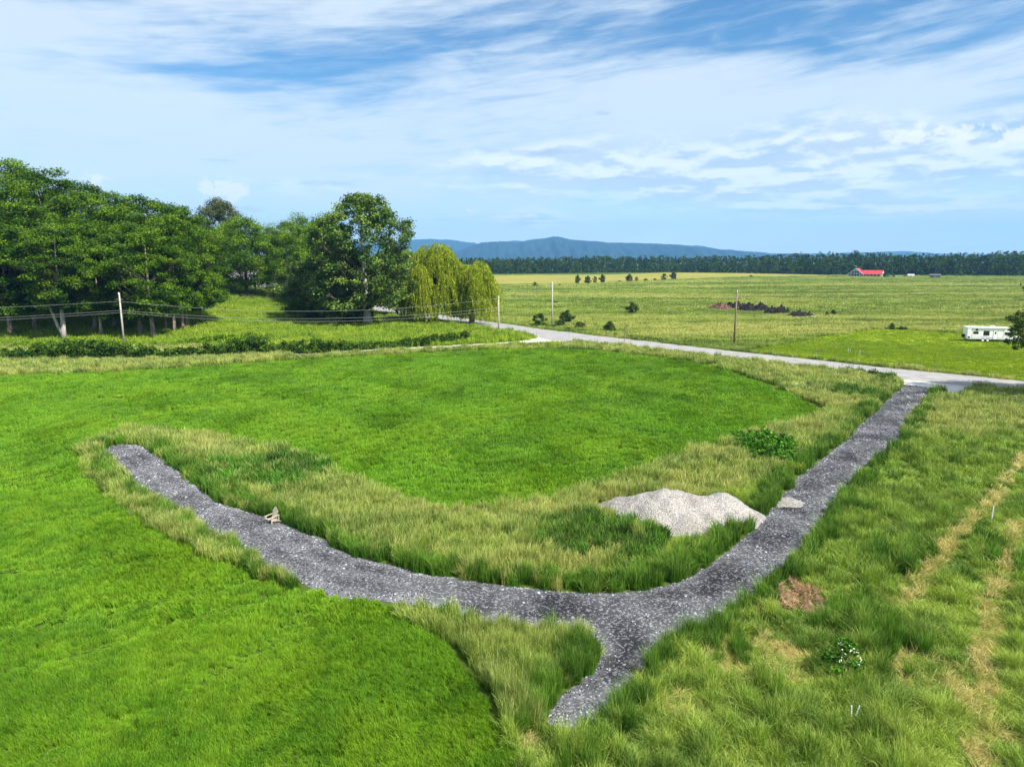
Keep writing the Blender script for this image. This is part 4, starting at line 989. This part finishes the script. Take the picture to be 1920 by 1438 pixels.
# ------------------------------------------------------------------ travel trailer
def trailer():
    x, y = at(1851, 640); root = empty('travel_trailer', (x, y, 0), R(-13), 'white travel trailer with dark windows parked on the mown lawn', 'travel trailer')
    L = 4.55; prof = [(-L, 0.55), (-L - 0.05, 3.0), (-L + 0.1, 3.12), (L - 1.0, 3.12), (L - 0.45, 2.9), (L - 0.05, 2.1), (L + 0.12, 1.3), (L, 0.75), (L - 0.5, 0.55)]
    MB().prism(prof, -1.25, 1.25).build('body', M_WHITE, root, bevel=0.05)
    MB().prism([(-L - 0.12, 3.02), (-L - 0.1, 3.20), (L - 0.9, 3.20), (L - 0.7, 3.06)], -1.33, 1.33).build('roof', M_WHITE, root)
    MB().box(-L + 1.0, L - 1.6, -1.42, -1.335, 2.86, 3.0).build('awning', M_GREYP, root)
    for (a, b, c_, d) in ((-3.35, -2.45, 1.75, 2.2), (-2.95, -2.6, 2.45, 2.75), (-1.35, -0.3, 1.45, 2.35), (2.75, 3.6, 1.65, 2.15)):
        f = MB().box(a - 0.06, b + 0.06, -1.275, -1.2, c_ - 0.06, d + 0.06).build('window', M_BLACK, root)
        MB().box(a, b, -1.29, -1.2, c_, d).build('pane', M_GLASS, f)
    d_ = MB().box(0.55, 1.3, -1.285, -1.2, 0.62, 2.62).build('door', M_WHITE, root, bevel=0.01)
    MB().box(0.78, 1.08, -1.295, -1.2, 1.75, 2.25).build('pane', M_GLASS, d_)
    mb = MB(); mb.box(0.50, 0.55, -1.29, -1.2, 0.6, 2.66); mb.box(1.3, 1.35, -1.29, -1.2, 0.6, 2.66); mb.build('door_frame', M_GREYP, root)
    MB().box(-L + 0.9, -L + 0.96, -1.27, -1.2, 0.9, 2.9).build('corner_trim', M_GREYP, root); MB().box(2.4, 2.46, -1.27, -1.2, 1.0, 2.9).build('corner_trim', M_GREYP, root)
    mb = MB()
    for (a, za, b, zb, t) in ((-3.8, 1.2, -0.6, 1.05, 0.06), (-1.9, 1.15, 0.45, 0.85, 0.09), (1.4, 0.95, 4.0, 1.1, 0.07), (2.5, 1.3, 4.3, 1.5, 0.05), (3.7, 2.0, 4.5, 1.75, 0.06), (3.4, 2.55, 4.2, 2.35, 0.05), (-3.9, 0.78, 4.2, 0.72, 0.07)):
        mb.add([(a, -1.262, za), (b, -1.262, zb), (b, -1.262, zb + t), (a, -1.262, za + t), (a, -1.2, za), (b, -1.2, zb), (b, -1.2, zb + t), (a, -1.2, za + t)], [(0, 1, 2, 3), (4, 7, 6, 5), (0, 4, 5, 1), (1, 5, 6, 2), (2, 6, 7, 3), (3, 7, 4, 0)])
    mb.build('stripes', M_GREYP, root)
    MB().box(-4.4, -4.0, -1.28, -1.2, 0.75, 1.15).build('hatch', M_BLACK, root)
    MB().box(-L, L - 0.4, -1.1, 1.1, 0.38, 0.53).build('chassis', M_BLACK, root)
    MB().prism([(0.1, 3.19), (0.2, 3.50), (1.05, 3.50), (1.25, 3.19)], -0.4, 0.4).build('air_conditioner', M_WHITE, root, bevel=0.04)
    for a in (-3.6, -1.6): MB().box(a, a + 0.6, -0.3, 0.3, 3.19, 3.32).build('roof_vent', M_WHITE, root, bevel=0.03)
    for wx in (-1.4, -0.45):
        for s_ in (-1, 1):
            wh = MB().tube([(wx, s_ * 1.02, 0.38), (wx, s_ * 1.27, 0.38)], 0.38, 20).build('wheel', M_BLACK, root)
            MB().tube([(wx, s_ * 1.2, 0.38), (wx, s_ * 1.29, 0.38)], 0.24, 16).build('rim', M_WHITE, wh)
    MB().tube([(L - 0.3, -0.7, 0.5), (L + 1.4, 0, 0.5), (L - 0.3, 0.7, 0.5)], 0.07, 6).build('tow_bar', M_BLACK, root)
    MB().tube([(L + 0.5, 0, 0.5), (L + 0.5, 0, 1.1)], 0.18, 10).build('gas_bottle', M_WHITE, root)
    MB().tube([(-L - 0.25, 0.2, 0.8), (-L - 0.25, 0.2, 1.5)], [0.36, 0.36], 12).build('spare_wheel_cover', M_BLACK, root)
    for a in (-4.2, 4.0): MB().tube([(a, -1, 0), (a, -1, 0.5)], 0.05, 6).build('jack', M_BLACK, root)
trailer()
def pickup():
    x, y = at(1925, 641); root = empty('pickup_truck', (x, y, 0), R(-8), 'white and navy vehicle half hidden behind the bough right of the trailer', 'pickup truck')
    MB().prism([(-2.7, 0.55), (-2.7, 1.15), (-0.6, 1.2), (-0.3, 1.8), (1.0, 1.85), (1.6, 1.25), (2.6, 1.1), (2.7, 0.6)], -0.95, 0.95).build('body', M_WHITE, root, bevel=0.05)
    MB().box(-2.72, 2.72, -0.97, 0.97, 0.5, 0.8).build('lower_body', M_NAVY, root)
    MB().prism([(-0.45, 1.28), (-0.2, 1.72), (0.95, 1.76), (1.4, 1.28)], -0.965, 0.965).build('window', M_GLASS, root)
    for a in (-1.7, 1.75):
        for s_ in (-1, 1): MB().tube([(a, s_ * 0.75, 0.37), (a, s_ * 0.99, 0.37)], 0.37, 16).build('wheel', M_BLACK, root)
pickup()

# ------------------------------------------------------------------ red-roofed house and sheds
def house():
    x, y = at(1604, 518.5); s = y / 772.0 * 0.84
    root = empty('red_roofed_house', (x, y, 0), R(-42), 'long house with bright red metal roof and a steep front gable', 'house'); root.scale = (s, s, s)
    # front gable wing
    MB().prism([(-8.5, 0), (-8.5, 3.0), (0, 10.0), (8.5, 3.0), (8.5, 0)], 0, 14).build('gable_wing', M_SIDE, root)
    MB().prism([(-10, 2.2), (-10, 2.6), (0, 10.7), (10, 2.6), (10, 2.2), (0, 10.1)], -1.2, 14.5).build('gable_roof', M_RED, root)
    MB().prism([(-10.1, 2.0), (-10.1, 2.7), (0, 10.8), (10.1, 2.7), (10.1, 2.0), (0, 9.8)], -1.32, -1.203).build('bargeboard', M_WHITE, root)
    MB().prism([(-3.4, 7.6), (0, 10.2), (3.4, 7.6)], -0.06, 0.1).build('gable_panel', M_WHITE, root)
    mb = MB(); mb.box(-5.5, 5.5, -1.9, 0, 3.6, 3.8); [mb.box(a, a + 0.2, -1.9, -1.7, 0, 4.8) for a in (-5.5, -1.9, 1.7, 5.3)]; mb.box(-5.5, 5.5, -1.9, -1.8, 4.7, 4.85); mb.build('balcony', M_WHITE, root)
    for a in (-4.4, -1.2, 2.0):
        MB().box(a, a + 2.3, -0.05, 0.1, 4.2, 6.2).build('window', M_GLASS, root); MB().box(a, a + 2.3, -0.05, 0.1, 0.6, 2.8).build('window', M_GLASS, root)
    MB().box(-1.2, -0.2, -0.12, 0, 8.0, 8.9).build('attic_window', M_GLASS, root); MB().box(0.2, 1.2, -0.12, 0, 8.0, 8.9).build('attic_window', M_GLASS, root)
    # long wing
    MB().box(7.0, 31.0, 2.0, 13.0, 0, 3.1).build('long_wing', M_SIDE, root)
    MB().prism([(-0.6, 2.9), (-0.6, 3.1), (6.0, 8.3), (12.6, 3.1), (12.6, 2.9), (6.0, 8.0)], 3.5, 31.6).build('long_roof', M_RED, root)
    lr = [o for o in bpy.data.objects if o.parent == root and o.name.startswith('long_roof')][0]
    lr.matrix_local = Matrix.Translation((0, 13.6, 0)) @ Matrix.Rotation(R(-90), 4, 'Z')
    MB().add([(31.02, 2, 3.1), (31.02, 13, 3.1), (31.02, 7.6, 7.9), (31.3, 2, 3.1), (31.3, 13, 3.1), (31.3, 7.6, 7.9)], [(0, 2, 1), (3, 4, 5), (0, 3, 5, 2), (2, 5, 4, 1), (1, 4, 3, 0)]).build('gable_end', M_WHITE, root)
    for k in range(5):
        MB().box(9.5 + k * 4.2, 11.2 + k * 4.2, 1.93, 2.1, 1.0, 2.5).build('window', M_GLASS, root)
    [MB().box(8.6 + k * 4.2, 8.8 + k * 4.2, 0.9, 1.1, 0, 3.0).build('porch_post', M_WHITE, root) for k in range(6)]
    MB().box(29.6, 31.2, 1.6, 1.95, 0, 3.4).build('end_panel', M_WHITE, root)
house()
def shed(px, bp, wpx, hpx, label, wall, roofm, rz, nm='shed'):
    x, y = at(px, bp); W = wpx / F * y; H = hpx / F * y; root = empty(nm, (x, y, 0), rz, label, 'shed')
    MB().box(-W / 2, W / 2, 0, W * 0.7, 0, H * 0.62).build('walls', wall, root)
    MB().prism([(-W * 0.05, H * 0.60), (W * 0.35, H), (W * 0.75, H * 0.60)], -W / 2 - 0.2, W / 2 + 0.2).build('roof', roofm, root).matrix_local = Matrix.Rotation(R(90), 4, 'Z')
    MB().box(-W * 0.15, W * 0.15, -0.05, 0.1, 0, H * 0.48).build('door', M_GREYP, root)
shed(1708, 519.5, 10, 5, 'small white shed in the far meadow right of the red-roofed house', M_WHITE, M_WHITE, R(-25))
shed(1753, 521, 17, 7, 'low dark grey shed standing alone near the far wood', M_SHED, M_SHED, R(-30))
def farcar(px, bp, label, m_, L=4.6, H=1.6):
    x, y = at(px, bp); root = empty('parked_car', (x, y, 0), R(-30), label, 'car', 'vehicles near the red-roofed house')
    MB().prism([(-L / 2, 0.35), (-L / 2, 0.95), (-L * 0.3, 1.0), (-L * 0.2, H), (L * 0.15, H), (L * 0.3, 1.0), (L / 2, 0.9), (L / 2, 0.35)], -0.9, 0.9).build('body', m_, root, bevel=0.04)
    MB().prism([(-L * 0.27, 1.03), (-L * 0.18, H - 0.1), (L * 0.13, H - 0.1), (L * 0.25, 1.03)], -0.92, 0.92).build('window', M_GLASS, root)
    for a in (-L * 0.3, L * 0.3):
        for s_ in (-1, 1): MB().tube([(a, s_ * 0.7, 0.33), (a, s_ * 0.93, 0.33)], 0.33, 12).build('wheel', M_BLACK, root)
farcar(1697, 519.8, 'dark car parked against the left side of the white shed', M_BLACK)
farcar(1685, 519.8, 'pale car parked between the house and the white shed', M_WHITE)
farcar(1666, 519.5, 'silver car parked at the right end of the red-roofed house', M_METAL)
def hidden_house():
    x, _, _ = atY(478, 540, 262); z = float(g(x, 262)); root = empty('white_house', (x, 262, z), R(8), 'white house glimpsed between trunks behind the trees at the top of the gap', 'house')
    MB().box(-9, 9, 0, 9, 0, 3.2).build('walls', M_WHITE, root)
    MB().prism([(-0.7, 3.0), (4.5, 6.4), (9.7, 3.0)], -9.6, 9.6).build('roof', M_GREYP, root).matrix_local = Matrix.Rotation(R(90), 4, 'Z')
    for a in (-6, -1, 4): MB().box(a, a + 1.5, -0.06, 0.1, 1, 2.4).build('window', M_GLASS, root)
hidden_house()

# ------------------------------------------------------------------ debris heaps in the meadow
def heap(px, bp, wpx, hpx, label, m_, seed):
    x, y = at(px, bp); W = wpx / F * y / 2; H = hpx / F * y; D = W * 0.5 + 1; q = np.random.default_rng(seed)
    a = np.linspace(-1.15, 1.15, 46); A, B = np.meshgrid(a, a); r2 = A ** 2 + B ** 2
    z = H * (np.clip(1 - r2 ** 1.3, -0.1, 1)) * (0.75 + 0.35 * fn(A * 4, B * 4, seed, 3)) + H * 0.18 * fn(A * 9, B * 9, seed + 1, 2.2) + q.normal(0, 0.09, A.shape)
    z = np.where(r2 > 1.15, -0.3, z); id_ = np.arange(46 * 46).reshape(46, 46)
    q4 = np.column_stack([id_[:-1, :-1].ravel(), id_[:-1, 1:].ravel(), id_[1:, 1:].ravel(), id_[1:, :-1].ravel()])
    root = empty('debris_heap', (x, y, 0), 0, label, 'debris heap', 'dark debris heaps in the meadow')
    mesh_obj('mound', np.column_stack([(A * W).ravel(), (B * D).ravel(), z.ravel()]), q4, m_, root)
    rr = random.Random(seed); mb = MB()
    for i in range(60):
        t = rr.uniform(-0.9, 0.9); c_ = Vector((t * W, rr.uniform(-0.7, 0.4) * D, H * (1 - t * t) * rr.uniform(0.4, 1))); d = Vector((rr.uniform(-1, 1), rr.uniform(-0.5, 0.5), rr.uniform(-0.1, 0.5))) * rr.uniform(0.4, 1.6)
        mb.tube([c_ - d * 0.5, c_ + d * 0.5], [0.09, 0.04], 4)
    mb.build('branches', M_BARK_D, root)
heap(1350, 580, 46, 11, 'reddish brown heap at the left end of the debris row', M_REDDIRT, 1)
heap(1380, 579, 54, 12, 'dark flat debris heap directly behind the brown pole', M_DIRT, 2)
heap(1414, 584, 70, 15, 'broad dark debris heap just right of the brown pole', M_DIRT, 3)
heap(1458, 589, 52, 14, 'dark debris heap in the middle right of the row', M_DIRT, 4)
heap(1500, 595, 56, 11, 'low dark debris heap at the right end of the row', M_DIRT, 5)
x, y = at(1520, 598); o = MB().box(-0.9, 0.9, -0.05, 0.05, 0, 1.2, Matrix.Rotation(0.9, 4, 'X') @ Matrix.Rotation(0.35, 4, 'Y')).build('metal_sheet', M_METAL); o.location = (x, y, 0.1); tag(o, 'tilted grey metal sheet at the right end of the debris row', 'metal sheet')

# ------------------------------------------------------------------ chair on the drive
def chair():
    x, y = at(511, 984); z = float(drive_z(np.array([x]), np.array([y]))[0]) + 0.02
    root = empty('garden_chair', (x, y, z), R(150), 'weathered slatted garden chair with tall rounded back on the dark gravel', 'chair')
    root.scale = (0.86,) * 3
    # faces +Y locally turned towards the left rear; y+ is the front
    tilt = R(13)
    for k in range(7):
        a = (k - 3) * 0.085; h = 1.06 - 0.035 * (k - 3) ** 2 * 0.6
        M = Matrix.Translation((a, -0.22, 0.28)) @ Matrix.Rotation(tilt, 4, 'X') @ Matrix.Rotation(-a * 0.25, 4, 'Y')
        MB().box(-0.038, 0.038, -0.012, 0.012, 0, h - 0.15, M).build('back_slat', M_CHAIR, root, bevel=0.004)
    mb = MB()
    for zz in (0.2, 0.55):
        mb.box(-0.29, 0.29, -0.045, -0.014, zz, zz + 0.07, Matrix.Translation((0, -0.22, 0.28)) @ Matrix.Rotation(tilt, 4, 'X'))
    mb.build('back_rail', M_CHAIR, root)
    for k in range(6):
        t = k / 5; MB().box(-0.29, 0.29, -0.2 + t * 0.5, -0.2 + t * 0.5 + 0.085, 0.25 + t * 0.10, 0.272 + t * 0.10).build('seat_slat', M_CHAIR, root)
    for s_ in (-1, 1):
        MB().box(s_ * 0.32 - 0.02, s_ * 0.32 + 0.02, 0.27, 0.37, 0, 0.56).build('leg', M_CHAIR, root)
        MB().add([(s_ * 0.32 - 0.02 + d, yy, zz) for d in (0, 0.04) for yy, zz in ((0.33, 0.24), (0.33, 0.36), (-0.25, 0.25), (-0.62, 0.0), (-0.50, 0.0), (-0.2, 0.14))],
                 [tuple(range(6)), tuple(range(11, 5, -1))] + [(i, (i + 1) % 6, (i + 1) % 6 + 6, i + 6) for i in range(6)]).build('rear_leg', M_CHAIR, root)
        MB().box(s_ * 0.34 - 0.06, s_ * 0.34 + 0.06, -0.42, 0.42, 0.56, 0.585).build('armrest', M_CHAIR, root)
        MB().box(s_ * 0.32 - 0.02, s_ * 0.32 + 0.02, -0.40, -0.33, 0.08, 0.56).build('leg', M_CHAIR, root)
chair()

# ------------------------------------------------------------------ small things
def post(name, px, bp, hpx, label, cat, m_, r=0.05, lean=(0, 0), group=None):
    x, y = at(px, bp); D = math.hypot(x, y); h = hpx / F * y * 1.02
    mb = MB().tube([(0, 0, -0.1), (lean[0] * h, lean[1] * h, h)], r, 7)
    o = mb.build(name, m_); o.location = (x, y, 0); tag(o, label, cat, group); return o
PG = 'thin marker posts on the mown lawn'
post('marker_post', 1449, 664, 11, 'thin post by the road at the left end of the lawn', 'post', M_WOODP, 0.05, group=PG)
post('marker_post', 1530, 671, 9, 'thin post beside a scrap of brush at the road edge', 'post', M_WOODP, 0.05, group=PG)
post('marker_post', 1590, 661, 8, 'pale thin post, left one of three in the middle of the lawn', 'post', M_DEAD, 0.06, group=PG)
post('marker_post', 1594, 661, 7, 'pale thin post, middle one of three in the middle of the lawn', 'post', M_DEAD, 0.05, group=PG)
post('marker_post', 1612, 665, 9, 'pale thin post, right one of three in the middle of the lawn', 'post', M_DEAD, 0.06, group=PG)
post('marker_post', 1610, 680, 8, 'yellowish thin post close to the road below the three pale ones', 'post', M_DEAD, 0.06, group=PG)
post('marker_post', 1727, 693, 8, 'thicker pale post supporting the right end of the rail', 'post', M_DEAD, 0.12, group=PG)
post('marker_post', 1750, 695, 11, 'dark leaning post right of the rail', 'post', M_WOODB, 0.09, (0.5, 0), PG)
x, y = at(1697, 690); x2, y2 = at(1726, 692)
mb = MB().tube([(0, 0, 0.55), (x2 - x, y2 - y, 0.6)], 0.06, 6).tube([(0, 0, -0.1), (0, 0, 0.8)], 0.06, 6); o = mb.build('fence_rail', M_WOODP); o.location = (x, y, 0); tag(o, 'low weathered wooden rail at the lawn edge beside the road', 'fence rail')
def deadwood(px, bp, n_, L, label, seed, m_=M_DEAD, up=0.25, nm='fallen_branch', r=0.05):
    x, y = at(px, bp); q = random.Random(seed); mb = MB()
    for i in range(n_):
        a = Vector((q.uniform(-1, 1) * L * 0.4, q.uniform(-1, 1) * L * 0.15, q.uniform(0.3, 0.7))); d = Vector((q.uniform(-1, 1), q.uniform(-0.4, 0.4), q.uniform(-0.1, up))) * L * 0.5
        limb(mb, a, a + d, r, 0.015, q, k=5, seg=4)
    o = mb.build(nm, m_, smooth=True); o.location = (x, y, 0.15); tag(o, label, 'dead branch')
deadwood(1505, 727, 7, 4.2, 'bleached bare fallen branch lying in the grass left of the drive entrance', 4, up=0.12, r=0.08)
deadwood(1537, 664, 5, 3.0, 'dark scrap of brush on the lawn near the road', 5, M_BARK_D)
deadwood(1625, 672, 5, 3.2, 'thin dark brushwood right of the yellowish post', 6, M_BARK_D)
deadwood(1690, 690, 7, 2.6, 'dark brush at the left end of the wooden rail', 7, M_BARK_D)
deadwood(1912, 755, 5, 1.8, 'small pale dead stalks in the grass at the right photo edge', 8, up=0.5, r=0.03)
# bare sapling by the road
def sapling():
    x, y = at(1170, 645); root = empty('sapling', (x, y, 0), 0, 'thin bare sapling with sparse dark twigs in front of the road', 'sapling'); q = random.Random(8); mb = MB()
    mb.tube([(0, 0, -0.1), (0.05, 0, 1.5), (-0.1, 0, 3.0), (0.1, 0, 4.2)], [0.07, 0.05, 0.035, 0.02], 6); C = []
    for i in range(18):
        z = q.uniform(0.9, 3.6); a = q.uniform(0, 6.28); e = (math.cos(a) * 0.8, math.sin(a) * 0.8, z + q.uniform(0.4, 0.9)); limb(mb, (0, 0, z), e, 0.025, 0.01, q, k=4, seg=3); C.append(e)
    mb.build('trunk', M_BARK_D, root)
    V, Fc, T, Rn = leafblobs(np.random.default_rng(8), np.array([c_ for c_ in C if c_[2] > 2.4]), np.full(len([c_ for c_ in C if c_[2] > 2.4]), 0.35), 16, 0.16)
    mesh_obj('crown', V, Fc, M_BUSH, root, attr={'tip': T, 'rnd': Rn})
sapling()
# street-name sign at the track mouth
x, y = at(1067, 637); root = empty('road_sign', (x, y, 0), 0, 'small T-shaped road sign on a post where the farm track meets the road', 'sign')
MB().tube([(0, 0, -0.1), (0, 0, 1.75)], 0.045, 6).build('post', M_METAL, root)
MB().box(-0.6, 0.6, -0.02, 0.02, 1.55, 1.8).build('sign_plate', M_GREYP, root)
# white stakes
post('white_stake', 1594, 1364, 18, 'short white pipe stake in rough grass, left and upright one', 'stake', M_WHITE, 0.022, (-0.08, 0), 'white stakes')
post('white_stake', 1602, 1364, 18, 'short white pipe stake in rough grass, right one leaning right', 'stake', M_WHITE, 0.022, (0.35, 0), 'white stakes')
post('white_stake', 1858, 985, 22, 'white pipe stake beside the straw strip at the right', 'stake', M_WHITE, 0.03, (0.02, 0), 'white stakes')
for nm in [o for o in bpy.data.objects if o.name.startswith('white_stake')]: nm.location.z += 0.6
# flowering shrub
fb = make_bush('flowering_shrub', 230, 1.9, 0.85, 22, 0.32, 110, 0.13, M_WEED)
x, y = at(1578, 1275); fb.location = (x, y, 0); fb.rotation_euler = (0, 0, 1.0); tag(fb, 'small shrub with clusters of cream white blossom in the rough grass', 'shrub')
q = np.random.default_rng(12); C = []
for i in range(60):
    a = q.uniform(0, 6.28); t = q.uniform(0, 1.25); r_ = 0.78; C.append((math.cos(a) * math.sin(t) * r_ * q.uniform(0.6, 1.05), math.sin(a) * math.sin(t) * r_ * q.uniform(0.6, 1.05), 0.75 + math.cos(t) * 1.0))
V, Fc, T, Rn = leafblobs(q, np.array(C), np.full(len(C), 0.055), 9, 0.04, 0.35, 0.1, 1.2, 0.9)
mesh_obj('blossom', V, Fc, M_FLOWER, fb, attr={'tip': T, 'rnd': Rn})

# ------------------------------------------------------------------ air between here and the mountains
def m_haze():
    m_ = bpy.data.materials.new('haze'); m_.use_nodes = True; nt_ = m_.node_tree; nt_.nodes.clear()
    v = nt_.nodes.new('ShaderNodeVolumePrincipled'); v.inputs['Color'].default_value = (0.20, 0.53, 1.0, 1); v.inputs['Density'].default_value = 0.00008; v.inputs['Anisotropy'].default_value = 0.0
    o_ = nt_.nodes.new('ShaderNodeOutputMaterial'); nt_.links.new(v.outputs[0], o_.inputs['Volume']); return m_
hz_ = MB().box(-13000, 13000, -13000, 13000, -8, 700).build('haze', m_haze()); tag(hz_, kind='stuff')
